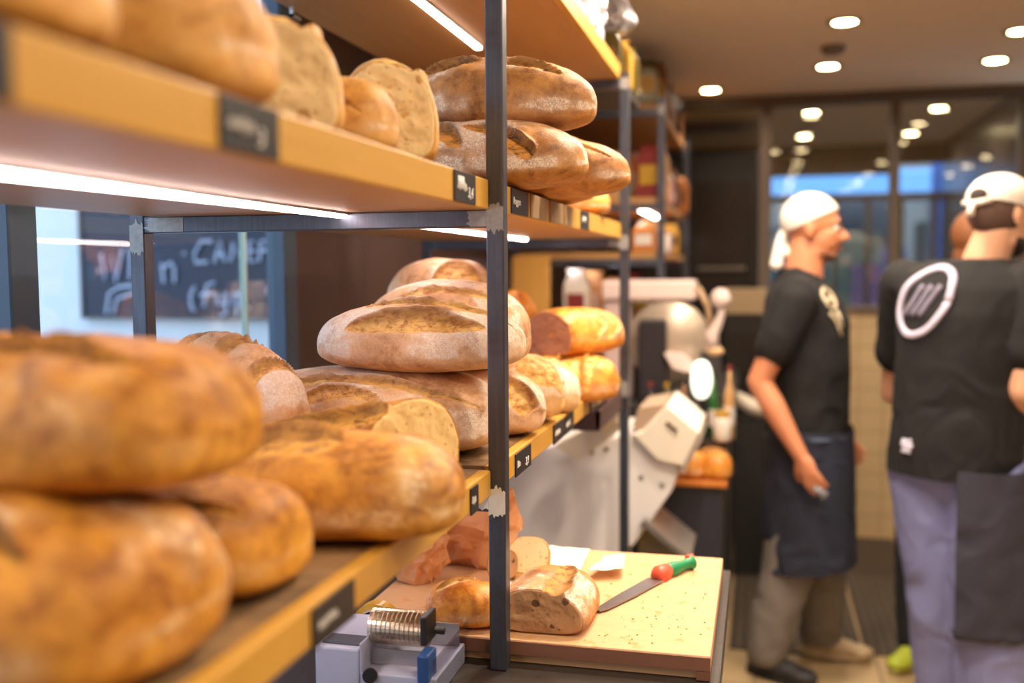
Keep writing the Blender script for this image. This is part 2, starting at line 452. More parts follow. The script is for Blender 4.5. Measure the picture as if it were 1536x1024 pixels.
# blobs -> one continuous surface
def loft(bm, secs, n=30, ex=.9):
    "closed body through horizontal elliptical sections (centre, rx, ry, yaw)"
    rr = []
    for c, rx, ry, a in secs:
        M = Matrix.Rotation(a, 3, 'Z')
        rr.append([Vector(c)+M @ Vector((rx*math.copysign(abs(math.cos(t))**ex, math.cos(t)), ry*math.copysign(abs(math.sin(t))**ex, math.sin(t)), 0)) for t in [2*PI*k/n for k in range(n)]])
    rings(bm, rr)
class Blob:
    def loft(s, secs): loft(s.bm, secs); return s
    def __init__(s): s.bm = bmesh.new()
    def e(s, c, r, yaw=0, M=None):
        ell(s.bm, c, r, M or Matrix.Rotation(yaw, 3, 'Z'), 22, 14); return s
    def cap(s, p0, p1, r0, r1):
        p0, p1 = Vector(p0), Vector(p1); ell(s.bm, p0, (r0,)*3, seg=16, rg=10); ell(s.bm, p1, (r1,)*3, seg=16, rg=10)
        k = 6; tube(s.bm, [p0.lerp(p1, i/k) for i in range(k+1)], [r0+(r1-r0)*i/k for i in range(k+1)], 16); return s
    def chain(s, pts, rads):
        for a, b, r0, r1 in zip(pts, pts[1:], rads, rads[1:]): s.cap(a, b, r0, r1)
        return s
    def build(s, name, mat, parent, voxel=.006, smooth=4, clip=None, wr=None):
        bmesh.ops.recalc_face_normals(s.bm, faces=s.bm.faces[:])
        me = bpy.data.meshes.new('tmp'); s.bm.to_mesh(me); s.bm.free()
        o = bpy.data.objects.new('tmp', me); COL.objects.link(o)
        r = o.modifiers.new('r', 'REMESH'); r.mode = 'VOXEL'; r.voxel_size = voxel
        if smooth:
            m = o.modifiers.new('s', 'SMOOTH'); m.iterations = smooth; m.factor = .6
        dg = bpy.context.evaluated_depsgraph_get(); dg.update()
        me2 = bpy.data.meshes.new_from_object(o.evaluated_get(dg)); bpy.data.objects.remove(o)
        me2.name = name; me2.materials.clear()
        if wr is not None:            # cloth wrinkles
            n = len(me2.vertices); co = np.zeros(n*3); me2.vertices.foreach_get('co', co); co = co.reshape(-1, 3)
            no = np.zeros(n*3); me2.vertices.foreach_get('normal', no); no = no.reshape(-1, 3)
            amp, sc, sd = wr
            q = co*np.array(sc) + fbm(co*5, 2, sd)[:, None]*1.2
            w = 1-np.abs(fbm(q, 3, sd+2))*2.2
            co += no*(w*amp)[:, None]; me2.vertices.foreach_set('co', co.ravel())
        if clip:
            bm = bmesh.new(); bm.from_mesh(me2)
            for co, no in clip:
                bmesh.ops.bisect_plane(bm, geom=bm.verts[:]+bm.edges[:]+bm.faces[:], plane_co=co, plane_no=no, clear_outer=True)
            bm.to_mesh(me2); bm.free()
        return finme(name, me2, mat, parent, smooth=True)
# ------------------------------------------------------------------ writing helpers
def textobj(name, s, size, M, mat, parent, shear=0., extrude=.0003, offset=0.):
    cu = bpy.data.curves.new('t', 'FONT'); cu.body = s; cu.size = size; cu.shear = shear; cu.extrude = extrude; cu.offset = offset
    cu.resolution_u = 3
    o = bpy.data.objects.new('t', cu); COL.objects.link(o)
    dg = bpy.context.evaluated_depsgraph_get(); dg.update()
    me = bpy.data.meshes.new_from_object(o.evaluated_get(dg)); bpy.data.objects.remove(o); bpy.data.curves.remove(cu)
    me.transform(M); me.materials.clear(); me.name = name
    return finme(name, me, mat, parent)
def strokes(bm, lines, f, r):
    for l in lines:
        tube(bm, [f(u, v) for u, v in l], r, 6)
    return bm
M_FACEX = lambda x, y, z: Matrix.Translation((x, y, z)) @ Matrix(((0, 0, 1, 0), (1, 0, 0, 0), (0, 1, 0, 0), (0, 0, 0, 1)))   # text seen from +X

# ------------------------------------------------------------------ materials
OAK = wood('oak_shelf', (212, 164, 70), (184, 134, 46), 'Y', rough=.42)
OAKU = wood('oak_underside', (202, 156, 98), (178, 130, 78), 'Y', rough=.45)
OAKD = wood('oak_shelf_worn_top', (170, 132, 84), (120, 92, 60), 'Y', rough=.6, grime=(70, 56, 44))
STEEL = steel()
WELD = weld()
BLACK = plain('price_tag_black', (30, 28, 30), .45)
CHALK = plain('chalk_white', (225, 222, 220), .8)
WHITEP = plain('white_enamel', (240, 234, 232), .4, var=.03)
LED = emis('led_strip_glow', (255, 232, 226), 17)
LEDT = emis('led_strip_glow_dim', (255, 236, 218), 10)
WARMD = emis('downlight_glow', (255, 226, 170), 30)

# ------------------------------------------------------------------ shell
def struct(name, bm, mat, kind='structure', smooth=False, bevel=0):
    return tag(fin(name, bm, mat, smooth=smooth, bevel=bevel), kind=kind)
FLOORM = tiles('floor_tile', (176, 150, 112), (120, 100, 78), .45, .45, 'XY', .35)
struct('floor', B(-1.30, 2.9, -2.6, 9.0, -.1, 0), FLOORM)
struct('ceiling', B(-1.30, 2.9, -2.6, 8.3, 2.46, 2.56), plain('ceiling_paint', (232, 212, 188), .6, var=.03))
struct('wall_right', B(2.8, 2.9, -2.6, 5.5, 0, 2.46), plain('right_wall_paint', (150, 128, 108), .7))
struct('wall_back', B(-1.30, 2.9, -2.6, -2.5, 0, 2.46), plain('back_wall_paint', (190, 168, 140), .7))
struct('wall_left', B(-1.30, -1.24, 2.525, 8.3, 0, 2.46), plain('brown_metal_panel', (88, 62, 50), .42, metal=.35, var=.1, scale=3))
lw = bmesh.new(); box(lw, -1.30, -1.24, -2.6, -1.2, 0, 2.46); box(lw, -1.30, -1.24, -1.2, 2.525, 0, .62)
struct('wall_left_sill', lw, plain('left_wall_paint', (160, 150, 140), .7))
GL = glassmat()
FRAME = plain('window_frame_blue_grey', (74, 92, 112), .4, metal=.2, var=.06)
for nm, y0, y1 in (('window_1', -1.14, 1.438), ('window_2', 1.51, 2.452)):
    w = tag(bpy.data.objects.new(nm, None), kind='structure'); COL.objects.link(w)
    fr = bmesh.new()
    box(fr, -1.29, -1.235, y0-.07, y0, .62, 2.46); box(fr, -1.29, -1.235, y0, y1+.07*(nm == 'window_2'), .62, .68); box(fr, -1.29, -1.235, y0, y1, 2.40, 2.46)
    if nm == 'window_2': box(fr, -1.29, -1.235, y1, y1+.073, .68, 2.46)
    fin('window_frame', fr, FRAME, w, bevel=.004)
    if nm == 'window_1': fin('window_pane', B(-1.268, -1.262, y0, y1, .68, 2.40), GL, w)
    else:
        fin('window_pane', B(-1.268, -1.262, y0, 2.277, .68, 2.40), GL, w)
        fin('window_pane', B(-1.268, -1.262, 2.288, y1, .68, 2.40), GL, w)
        fin('pane_edge', B(-1.271, -1.257, 2.277, 2.288, .68, 2.40), plain('polished_glass_edge', (205, 238, 226), .15, var=.02), w)

# outside the window: rendered wall with a blackboard menu
struct('wall_outside', B(-4.6, -1.31, 4.10, 4.25, -.2, 3.2), plain('outside_wall_white', (228, 234, 238), .8, var=.03))
struct('ground_outside', B(-9, -1.31, -6, 4.1, -.3, -.05), plain('pavement', (168, 168, 166), .9))
bb = thing('blackboard', (-2.3, 4.06, 1.31), 'framed blackboard with chalk lettering on the pale wall outside the window', 'blackboard')
b0, b1 = P(129, 474, 4.08), P(437, 300, 4.08)
ZB, XB = P(250, 474.5, 4.08).z, b0.x
fin('board', B(XB, -1.40, 4.07, 4.10, ZB, ZB+.75), plain('blackboard_slate', (30, 44, 66), .5, scale=3), bb)
fr = bmesh.new(); box(fr, XB-.012, -1.38, 4.06, 4.10, ZB-.012, ZB); box(fr, XB-.012, XB, 4.06, 4.10, ZB, ZB+.75)
fin('board_frame', fr, plain('blackboard_frame', (96, 92, 90), .6), bb)
def mb(px, py): return P(px, py, 4.062)
CH = plain('chalk_blue_white', (196, 206, 226), .9)
ch = bmesh.new()
S = [[(152, 380), (158, 420), (168, 385), (174, 422), (184, 374)], [(196, 372), (196, 418)],
     [(243, 395), (246, 424)], [(246, 402), (256, 393), (262, 402), (262, 424)],
     [(160, 470), (164, 440), (180, 430), (205, 428)], [(170, 470), (176, 448), (205, 438)],
     [(148, 404), (149, 408)], [(276, 378), (277, 382)],
     [(318, 362), (302, 362), (292, 380), (294, 394), (312, 393)], [(322, 394), (330, 360), (337, 392)], [(324, 382), (336, 381)],
     [(346, 392), (350, 364), (356, 384), (364, 362), (366, 392)], [(380, 362), (373, 364), (373, 392), (384, 391)], [(373, 377), (382, 376)],
     [(390, 392), (391, 362), (404, 362)], [(391, 376), (402, 375)], [(408, 362), (426, 360)], [(414, 361), (413, 398)],
     [(292, 430), (286, 444), (288, 462), (293, 466)], [(322, 424), (310, 428), (306, 460)], [(300, 442), (320, 440)],
     [(326, 440), (326, 456), (336, 456), (338, 438)], [(338, 438), (340, 470), (330, 474)], [(348, 458), (350, 440), (360, 442)], [(354, 474), (362, 436), (368, 452), (360, 456), (374, 462)],
     [(400, 434), (404, 436), (402, 440)], [(416, 446), (424, 438), (424, 450)]]
for l in S: tube(ch, [mb(*p) for p in l], .0075, 6)
fin('chalk_lettering', ch, CH, bb)
tag(fin('standoff_bolt', ell(bmesh.new(), P(139, 461, 4.05), (.012, .012, .012)), plain('chrome', (220, 225, 230), .2, metal=.9), smooth=True), 'round bright bolt head at the lower corner of the outdoor blackboard', 'bolt')
bpy.data.objects['standoff_bolt'].parent = bb
for k in ('label', 'category'): del bpy.data.objects['standoff_bolt'][k]

# ------------------------------------------------------------------ shelf units
XF, XB_ = -.408, -1.0
def shelf_rack(loc, Ys, levels, label, group, low=0.0):
    t = thing('shelf_rack', loc, label, 'shelf', group)
    s = .028
    for i, y in enumerate(Ys):
        for x in (-.413, -1.044):
            fin('post', B(x, x+s, y, y+s, .8605 if i == 0 else 0, 2.44 if i == 0 else 2.09+.0), STEEL, t, bevel=.0022)
        for z in levels:
            fin('crossbar', B(-1.044+s, -.413, y, y+s, z-.0275, z), STEEL, t, bevel=.0022)
    return t
LV = (1.145, 1.594, 2.070)       # undersides of the three shelves
r1 = shelf_rack((-.68, 2.2, 0), (1.5, 3.022), LV,  'welded bare steel rack carrying the bread shelves, nearest the camera', None)
# ground bright weld joints (thin caps over the tube faces)
def weldcap(x0, x1, y0, z0, z1, seed, nx=16, nz=16):
    bm = bmesh.new(); rng = random.Random(seed)
    W_, H_ = x1-x0, z1-z0
    if W_ <= H_:
        n = 13; jag = [min(1, abs(2*k/(n-1)-1)) for k in range(n)]
        pts = [(x0+W_*k/(n-1), z1-H_*(.10*jag[k]+rng.uniform(0, .14))) for k in range(n)] + [(x1-W_*k/(n-1), z0+H_*(.10*jag[k]+rng.uniform(0, .14))) for k in range(n)]
    else:
        n = 13
        pts = [(x0+W_*rng.uniform(0, .2), z0+H_*k/(n-1)) for k in range(n)] + [(x1, z1), (x1, z0)]
    prism(bm, pts, 'Y', y0-.0009, y0+.0004)
    return bm
fin('weld_seam', weldcap(-.4125, -.3855, 1.5, 1.555, 1.607, 1), WELD, r1)
fin('weld_seam', weldcap(-.445, -.4128, 1.4999, 1.568, 1.592, 2), WELD, r1)
WELDB = plain('fresh_grind', (226, 222, 216), .55, var=.15, scale=60)
fin('weld_seam', weldcap(-.4125, -.3855, 1.5, 1.106, 1.162, 3), WELDB, r1)
fin('weld_seam', weldcap(-.432, -.4128, 1.4999, 1.119, 1.144, 4), WELDB, r1)
fin('weld_seam', weldcap(-1.0435, -1.0175, 1.5, 1.525, 1.593, 5), WELD, r1)
fin('weld_seam', weldcap(-1.017, -.94, 1.4999, 1.568, 1.592, 6), WELD, r1)
fin('weld_seam', weldcap(-.4125, -.3855, 3.022, 1.555, 1.607, 7), WELD, r1)
fin('weld_seam', weldcap(-.45, -.4128, 3.0219, 1.568, 1.591, 8), WELD, r1)
fin('weld_seam', weldcap(-.4125, -.3855, 3.022, 2.035, 2.076, 9), WELD, r1)
fin('weld_seam', weldcap(-.4125, -.3855, 3.022, 1.105, 1.165, 10), WELD, r1)

def shelf_board(y0, y1, z, th, label, lip=True, top=OAKD, x0=XB_, x1=XF):
    if z > 2: x1 = -.4135
    t = thing('shelf_board', ((x0+x1)/2, (y0+y1)/2, z), label, 'shelf board', 'oak shelf boards of the bread rack')
    fin('panel', B(x0, x1-.02, y0, y1, z, z+th-.006), OAKU, t, bevel=.001)
    fin('worn_top', B(x0, x1-.02, y0, y1, z+th-.006, z+th), top, t)
    fin('front_edge', B(x1-.02, x1, y0, y1, z-.0005, z+th+.0005), OAK, t, bevel=.0025)
    return t
def led(y0, y1, z, x, label, group='LED light strips under the shelves', w=.015):
    t = thing('led_strip', (x, (y0+y1)/2, z), label, 'light strip', group)
    fin('profile', B(x-w/2-.004, x+w/2+.004, y0, y1, z-.004, z), plain('aluminium_profile', (190, 190, 190), .4, metal=.6), t)
    fin('diffuser', B(x-w/2, x+w/2, y0+.004, y1-.004, z-.009, z-.004), LEDT if z > 2 else LED, t)
    return t
Yn = .12
q = PX(443, 12, -.985)
bk = bmesh.new(); box(bk, q.x-.004, q.x+.004, q.y-.02, q.y+.02, LV[2]-.022, LV[2]-.016); box(bk, q.x-.004, q.x+.004, q.y-.02, q.y-.015, LV[2]-.022, LV[2])
fin('bracket', bk, plain('bracket_zinc', (205, 208, 212), .3, metal=.7), r1)
shelf_board(Yn, 1.498, LV[0], .040, 'nearest lower oak shelf board, holding the heap of dark round loaves')
shelf_board(1.53, 2.37, LV[0], .040, 'lower oak shelf board just beyond the near steel post, with two price tags')
shelf_board(2.39, 3.018, LV[0]-.0, .026, 'farther lower oak shelf board under the sliced rye loaf')
shelf_board(Yn, 1.498, LV[1], .0455, 'nearest middle oak shelf board, blurred, with cut white loaves on it')
shelf_board(1.53, 3.018, LV[1], .0455, 'middle oak shelf board beyond the near steel post, under the floury long loaves')
shelf_board(Yn, 3.04, LV[2], .045, 'top oak shelf board seen from below with a bright light strip')
led(.2, 1.497, LV[1]-.0, -.650, 'long bright light strip under the nearest middle shelf')
led(1.535, 2.80, LV[1]-.0, -.655, 'bright light strip under the middle shelf beyond the near post')
led(.2, 2.49, LV[2]-.0, -.70, 'bright light strip under the top oak shelf')
led(.2, 1.497, LV[0], -.70, 'unseen light strip added under the nearest lower shelf, above the counter')  # this strip and the next are added unseen, to brighten board and slicer
led(1.535, 3.01, LV[0]-.0, -.68, 'unseen light strip added under the lower shelf beyond the near post')
# price tags on the board edges
def ptag(y0, y1, z0, z1, label, word=None, price=None, x=XF, scr=1):
    t = thing('price_tag', (x, (y0+y1)/2, z0), label, 'price tag', 'black chalk price tags on the shelf edges')
    fin('card', B(x, x+.0025, y0, y1, z0, z1), BLACK, t, bevel=.0006)
    h, w = z1-z0, y1-y0; xf = x+.0029
    if word:
        textobj('chalk_word', word, h*.42, M_FACEX(xf, y0+w*.07, z0+h*.38), CHALK, t, shear=.15, offset=.0001)
    else:
        bm = bmesh.new(); rg = random.Random(scr); pts = []
        n = 13
        for i in range(n): pts.append((y0+w*(.12+.45*i/n), z0+h*(.5+(.15 if i % 2 else -.1)*rg.uniform(.5, 1.2))))
        tube(bm, [(xf, a, b) for a, b in pts], h*.035, 6); fin('chalk_word', bm, CHALK, t)
    if price:
        textobj('chalk_price', price, h*.50, M_FACEX(xf, y0+w*.60, z0+h*.20), CHALK, t, shear=.15, offset=.0002)
    return t
mz0, mz1 = LV[1]+.0015, LV[1]+.0445
ptag(.42, .482, mz0, mz1, 'black price tag cut by the left edge of the photo on the middle shelf', scr=3)
ptag(.703, .80, mz0, mz1, 'large blurred black price tag under the cut white loaf on the middle shelf', price='3', scr=4)
ptag(1.314, 1.418, mz0, mz1, 'black price tag with a white patch and digits just left of the near steel post', price='3,4', scr=5)
bmx = bpy.data.objects['price_tag.002']
fin('white_sticker', B(XF+.0028, XF+.0032, 1.328, 1.358, mz0+.022, mz0+.036), CHALK, bmx)
ptag(1.638, 1.763, mz0, mz1, 'black price tag with a small chalk word just right of the near post, middle shelf', word='Roggen')
ptag(2.313, 2.426, mz0, mz1, 'small black price tag toward the far end of the middle shelf', scr=6)
gm = plain('greyed_wood_tag', (150, 124, 92), .7, scale=30)
for i, (a, b) in enumerate(((1.785, 1.92), (1.96, 2.09), (2.107, 2.193))):
    tag(fin('blank_tag', B(XF, XF+.0025, a, b, mz0, mz1), gm, bevel=.0006),
        ('blank grey wooden tag next to the black tag with a chalk word', 'blank grey wooden tag, the middle of three on the middle shelf', 'blank grey wooden tag farthest along the middle shelf')[i], 'price tag', 'blank wooden tags on the middle shelf')
lz0, lz1 = LV[0]-.004, LV[0]+.036
ptag(.846, .947, lz0, lz1, 'blurred black price tag on the lower shelf edge under the big near loaves', scr=7)
ptag(1.379, 1.419, lz0, lz1, 'narrow black price tag beside the white weld on the lower shelf', scr=8)
ptag(1.656, 1.775, lz0, lz1, 'sharp black price tag on the lower shelf just right of the near post', word='Bio', price='3,9')
ptag(1.985, 2.101, lz0, lz1, 'first of the two adjoining black price tags on the lower shelf end', scr=9)
ptag(2.108, 2.213, lz0, lz1, 'second of the two adjoining black price tags on the lower shelf end', scr=10)
ptag(2.44, 2.56, lz0, lz1-.006, 'black price tag past the end of the thick lower board', scr=11)
ct = thing('hanging_tray', (-.5, 2.7, 1.08), 'dark maroon metal tray hanging under the far end of the lower shelf', 'tray')
tr = bmesh.new(); box(tr, -.85, -.40, 2.55, 2.98, 1.080, 1.088); box(tr, -.41, -.40, 2.55, 2.98, 1.088, 1.130); box(tr, -.85, -.40, 2.55, 2.56, 1.088, 1.130); box(tr, -.85, -.84, 2.55, 2.98, 1.088, 1.130)
fin('tray_body', tr, plain('maroon_metal', (62, 34, 34), .5), ct)

# ------------------------------------------------------------------ breads
C_DARK = crust('crust_dark_gold', (220, 158, 60), (162, 98, 30), (218, 160, 64), (122, 72, 24), flour=(242, 222, 186), fl=.68)
C_RYE = crust('crust_rye_brown', (204, 144, 76), (146, 92, 44), (206, 142, 62), (84, 46, 20), fl=1.2)
C_FLOUR = crust('crust_floury_pale', (236, 194, 150), (208, 152, 104), (238, 188, 112), (170, 104, 50), flour=(248, 236, 224), fl=1.3)
C_WHITE = crust('crust_golden_white', (226, 176, 98), (204, 144, 66), (244, 204, 126), (176, 104, 40), fl=.8)
C_PALE = crust('crust_pale_tan', (230, 186, 124), (208, 150, 82), (246, 206, 128), (196, 136, 64), flour=(248, 234, 214), fl=1.3)
C_ORANGE = crust('crust_amber', (236, 166, 70), (198, 112, 34), (244, 190, 96), (150, 80, 30), fl=.6, rough=.35)
K_WHITE = crumb('crumb_cream', (248, 224, 172), (238, 206, 146), (206, 160, 98))
K_YEL = crumb('crumb_yellow', (240, 212, 152), (230, 192, 124), (190, 130, 60))
K_RYE = crumb('crumb_rye', (176, 118, 84), (158, 100, 70), (128, 78, 54))
K_GREY = crumb('crumb_greybrown', (192, 146, 98), (172, 126, 82), (96, 66, 44))
ZL = LV[0]+.0405      # top of lower shelf
ZM = LV[1]+.046      # top of middle shelf
GN, GM, GF = 'breads on the near part of the lower shelf', 'breads on the middle shelf', 'breads on the lower shelf beyond the post'
# --- lower shelf, near heap
loaf('round_loaf', 'very large blurred dark loaf on top of the heap at the left edge', C_DARK, (-.612, .76, ZL+.131), (.345, .24, .125), rz=4, group=GN, seed=3, ex=.62, er=.5,
     slashes=[(-.7, -.40, .75, -.35, .10, .06, .05, .06)], floury=.42, lump=.06)
loaf('round_loaf', 'big dark loaf at the bottom left corner of the photo', C_DARK, (-.597, .68, ZL), (.335, .25, .138), rz=-6, group=GN, seed=5, ex=.66, er=.5,
     slashes=[(-.8, -.35, .6, -.50, .14, .1, .05, .06)], floury=.45, lump=.07)
loaf('round_loaf', 'golden round loaf with two flour streaks, lying against the lower corner of the heap', C_DARK, (-.545, .885, ZL), (.205, .165, .108), rz=-4, group=GN, seed=8, ex=.62, er=.55,
     slashes=[(-.7, -.55, .8, -.42, .05, .05, .04, .04)], floury=.45)
loaf('round_loaf', 'dark golden loaf with white flour spots hanging over the shelf edge', C_DARK, (-.500, 1.105, ZL), (.315, .20, .116), rz=10, group=GN, seed=12, ex=.66, er=.58,
     slashes=[(-.9, -.30, .15, -.25, .22, .10, .06, .07)], floury=.52, lump=.06)
loaf('cut_loaf', 'half loaf with raised dark crest and bright yellow cut face', C_DARK, (-.575, 1.325, ZL), (.40, .15, .120), rz=-2, group=GN, seed=15, taper=.5, ex=.7, er=.6,
     slashes=[(-.95, -.50, .70, -.30, .15, -.05, .06, .09)], floury=.35, cut=(.100, -24), crumbmat=K_YEL)
loaf('floury_loaf', 'large floury loaf with long slashes beneath the burst loaf', C_FLOUR, (-.66, 1.64, ZL), (.45, .23, .150), rz=-3, group=GN, seed=21, ex=.78, er=.62,
     slashes=[(-.85, -.50, .98, -.62, .055, .12, .03, .04), (-.55, -.76, .25, -.66, .08, .08, .015, .025)], floury=.74, lump=.03)
loaf('floury_loaf', 'floury oval loaf with a wide golden burst slash, left of the post', C_FLOUR, (-.570, 1.63, ZL+.141), (.380, .185, .124), rz=-4, group=GN, seed=26, ex=1.02, er=.86,
     slashes=[(-.56, -.70, .74, -.60, .17, .05, .05, .05), (-.45, -.25, .95, -.22, .07, .04, .02, .05)], floury=.78, lump=.03)
loaf('floury_loaf', 'floury loaf right behind the one with the golden burst', C_FLOUR, (-.590, 1.84, ZL+.125), (.34, .17, .172), rz=-6, group=GN, seed=31, ex=.95, er=.75,
     slashes=[(-.5, -.52, .9, -.45, .06, .08, .03, .04), (.2, -.75, .8, -.72, .03, .04, .02, .02)], floury=.7)
loaf('floury_loaf', 'reddish floury loaf, rearmost and highest on the lower shelf stack', C_FLOUR, (-.67, 2.08, ZL+.128), (.26, .18, .215), rz=-10, group=GN, seed=33, ex=.9, er=.7,
     slashes=[(.1, -.7, .9, -.4, .22, .1, .02, .05)], floury=.6)
loaf('floury_loaf', 'round floury loaf with dark crossing slashes near the window, left of the heap', C_FLOUR, (-.800, 1.43, ZL), (.26, .17, .205), rz=-20, taper=-.30, group=GN, seed=37, ex=.8, er=.65,
     slashes=[(-.62, -.95, -.35, .5, .14, .1, .05, .05), (.05, -.95, .25, .5, .09, .1, .05, .05), (.6, -.95, .75, .4, .07, .1, .04, .04)], floury=.6)
loaf('long_loaf', 'brown loaf end lying behind the stack next to the brown panel', C_RYE, (-.87, 1.84, ZL), (.25, .12, .10), rz=30, group=GN, seed=39, ex=.9, er=.7,
     slashes=[(-.6, 0, .7, 0, .2, .1, .02, .04)], floury=.5)
# --- lower shelf beyond the post
loaf('floury_loaf', 'floury loaf with a deep crack, its end just right of the near post', C_FLOUR, (-.545, 1.845, ZL), (.30, .16, .128), rz=-5, group=GF, seed=41, ex=.85, er=.65,
     slashes=[(.45, -.2, .90, -1.0, .16, .10, .06, .05)], floury=.68)
loaf('floury_loaf', 'white floury loaf with a yellow bare patch on its end beyond the post', C_PALE, (-.535, 2.01, ZL), (.29, .155, .145), rz=-6, group=GF, seed=44, ex=.75, er=.62,
     slashes=[(.45, -.5, 1.05, -.3, .34, .0, .004, .01)], floury=.85)
loaf('floury_loaf', 'pale loaf third from the near post on the lower shelf', C_PALE, (-.535, 2.18, ZL-.01), (.30, .15, .13), rz=-6, group=GF, seed=47, ex=.8, er=.65,
     slashes=[(-.3, .1, .95, -.1, .15, .1, .02, .04)], floury=.75)
loaf('long_loaf', 'glossy amber loaf with diagonal ribs under the sliced rye loaf', C_ORANGE, (-.475, 2.42, ZL-.014), (.28, .19, .122), rz=18, group=GF, seed=50, ex=.8, er=.6,
     slashes=[(-.6, -1.05, -.3, .1, .11, .1, .04, .05), (-.1, -1.05, .25, .1, .11, .1, .04, .05), (.35, -1.05, .7, .1, .11, .1, .04, .05)], floury=.3)
loaf('cut_rye_loaf', 'sliced rye loaf with a pinkish brown cut face on top of the amber loaf', C_ORANGE, (-.462, 2.47, ZL+.100), (.34, .16, .120), rz=240, group=GF, seed=53, ex=.7, er=.55,
     slashes=[(-.8, .4, -.35, 1.0, .08, .1, .04, .03), (-.35, .3, .0, 1.0, .08, .1, .04, .03)], floury=.3, cut=(.09, 6), crumbmat=K_RYE)
loaf('long_loaf', 'brown loaf hidden mostly behind the sliced rye loaf', C_RYE, (-.66, 2.72, ZL-.014), (.34, .17, .14), rz=5, group=GF, seed=55, floury=.4)
loaf('long_loaf', 'bright orange crusty loaf rising between the near post and the sliced rye loaf', C_ORANGE, (-.70, 2.74, ZL+.118), (.27, .14, .135), rz=-40, ty=-22, group=GF, seed=57, floury=.3, ex=.8)
# --- middle shelf
loaf('white_loaf', 'blurred golden loaf at the top left corner of the photo on the middle shelf', C_WHITE, (-.57, .58, ZM), (.28, .17, .125), rz=-3, group=GM, seed=61, ex=.7, er=.6, floury=.5)
loaf('white_loaf', 'large blurred golden loaf left of the first cut white loaf on the middle shelf', C_WHITE, (-.592, .81, ZM), (.32, .22, .150), rz=-2, group=GM, seed=63, ex=.7, er=.58,
     slashes=[(-.7, 0, .7, .2, .12, .1, .02, .03)], floury=.48)
loaf('cut_loaf', 'cut white loaf facing the camera, nearer of two on the middle shelf', C_WHITE, (-.553, 1.075, ZM), (.15, .165, .152), rz=-60, group=GM, seed=65, ex=.7, er=.62, floury=.4, cut=(.050, 0), crumbmat=K_WHITE,
     slashes=[(-.8, .1, 1, .1, .2, .1, .03, .05)])
loaf('white_loaf', 'small golden loaf with one dark slash between the two cut white loaves', C_WHITE, (-.533, 1.203, ZM), (.17, .112, .108), rz=-14, group=GM, seed=67, ex=.85, er=.7,
     slashes=[(-.3, -.55, .85, -.85, .06, .06, .05, .05)], floury=.55)
loaf('cut_loaf', 'farther cut white loaf with a long hole in its crumb', C_WHITE, (-.518, 1.352, ZM), (.22, .145, .150), rz=-67, group=GM, seed=69, ex=.7, er=.62, floury=.4, cut=(.075, 0), crumbmat=K_WHITE,
     slashes=[(-.8, -.1, 1, .1, .3, .1, .03, .06)])
loaf('long_loaf', 'long rye loaf with flour bands lying on top across the middle shelf', C_RYE, (-.472, 1.80, ZM+.112), (.365, .17, .134), rz=-2, ty=3, group=GM, seed=72, ex=1.05, er=.84,
     slashes=[(-.80, -.38, -.1, -.36, .12, .04, .05, .07), (.0, -.40, .72, -.46, .08, .04, .04, .05)], floury=.6, lump=.035)
loaf('long_loaf', 'lower rye loaf with deep dark slashes, its pointed end over the shelf edge', C_RYE, (-.490, 1.745, ZM), (.395, .19, .128), rz=-3, group=GM, seed=74, ex=1.05, er=.80,
     slashes=[(-.85, -.45, -.52, -1.0, .09, .06, .05, .04), (-.62, -.34, -.02, -.78, .13, .08, .06, .05), (-.02, -.40, .60, -.98, .12, .10, .08, .05)], floury=.62, lump=.03)
loaf('long_loaf', 'smooth brown loaf farthest out over the shelf edge, behind the pair of rye loaves', C_RYE, (-.435, 1.975, ZM), (.375, .19, .126), rz=-4, group=GM, seed=77, ex=1.05, er=.80,
     slashes=[(.1, -.35, .85, -.62, .03, .05, .03, .03), (.45, -.62, .58, -.80, .025, .0, .03, .0)], floury=.3, lump=.03)
loaf('long_loaf', 'small brown loaf top peeking above the outermost loaf on the middle shelf', C_RYE, (-.49, 2.19, ZM), (.30, .16, .165), rz=-4, group=GM, seed=79, ex=1., er=.7, floury=.3)
loaf('long_loaf', 'amber loaf at the far end of the middle shelf', C_ORANGE, (-.50, 2.66, ZM), (.22, .20, .085), rz=4, group=GM, seed=81, floury=.3)
# ------------------------------------------------------------------ counter, cutting board and what lies there
CT = .861
cn = thing('counter', (-.6, 1.6, 0), 'dark speckled counter under the wooden cutting board', 'counter')
spk = plain('dark_granite', (58, 50, 46), .35, var=.5, scale=90)
fin('worktop', B(-1.2, -.052, 1.16, 2.13, CT-.035, CT-.001), spk, cn, bevel=.003)
fin('cabinet', B(-1.18, -.075, 1.18, 2.11, 0, CT-.035), plain('cabinet_anthracite', (44, 42, 46), .5), cn)
cb = thing('cutting_board', (-.35, 1.8, CT), 'large pale maple cutting board with a walnut front strip, on the dark counter', 'cutting board')
def boardmat():
    m, nt, b, _ = newmat('maple_board')
    n = noise(nt, geo(nt, (3, 16, 16)), 3, 6, .6, .5); k = noise(nt, geo(nt), 26, 5, .65)
    col = mixc(nt, n, lin((222, 182, 138)), lin((208, 158, 110)))
    col = mixc(nt, ramp(nt, k, [(.60, (0, 0, 0)), (.70, (1, 1, 1))]), col, lin((208, 140, 70)))
    setc(nt, b, col); b.inputs['Roughness'].default_value = .55; return m
XR, Y0, Y1 = -.067, 1.535, 2.078
fin('top_plank', B(-.68, XR, Y0, Y1, .876, .90), boardmat(), cb, bevel=.002)
fin('front_strip', B(-.68, XR, Y0-.004, Y0, .877, .8985), wood('walnut_strip', (150, 104, 82), (112, 74, 58), 'X'), cb)
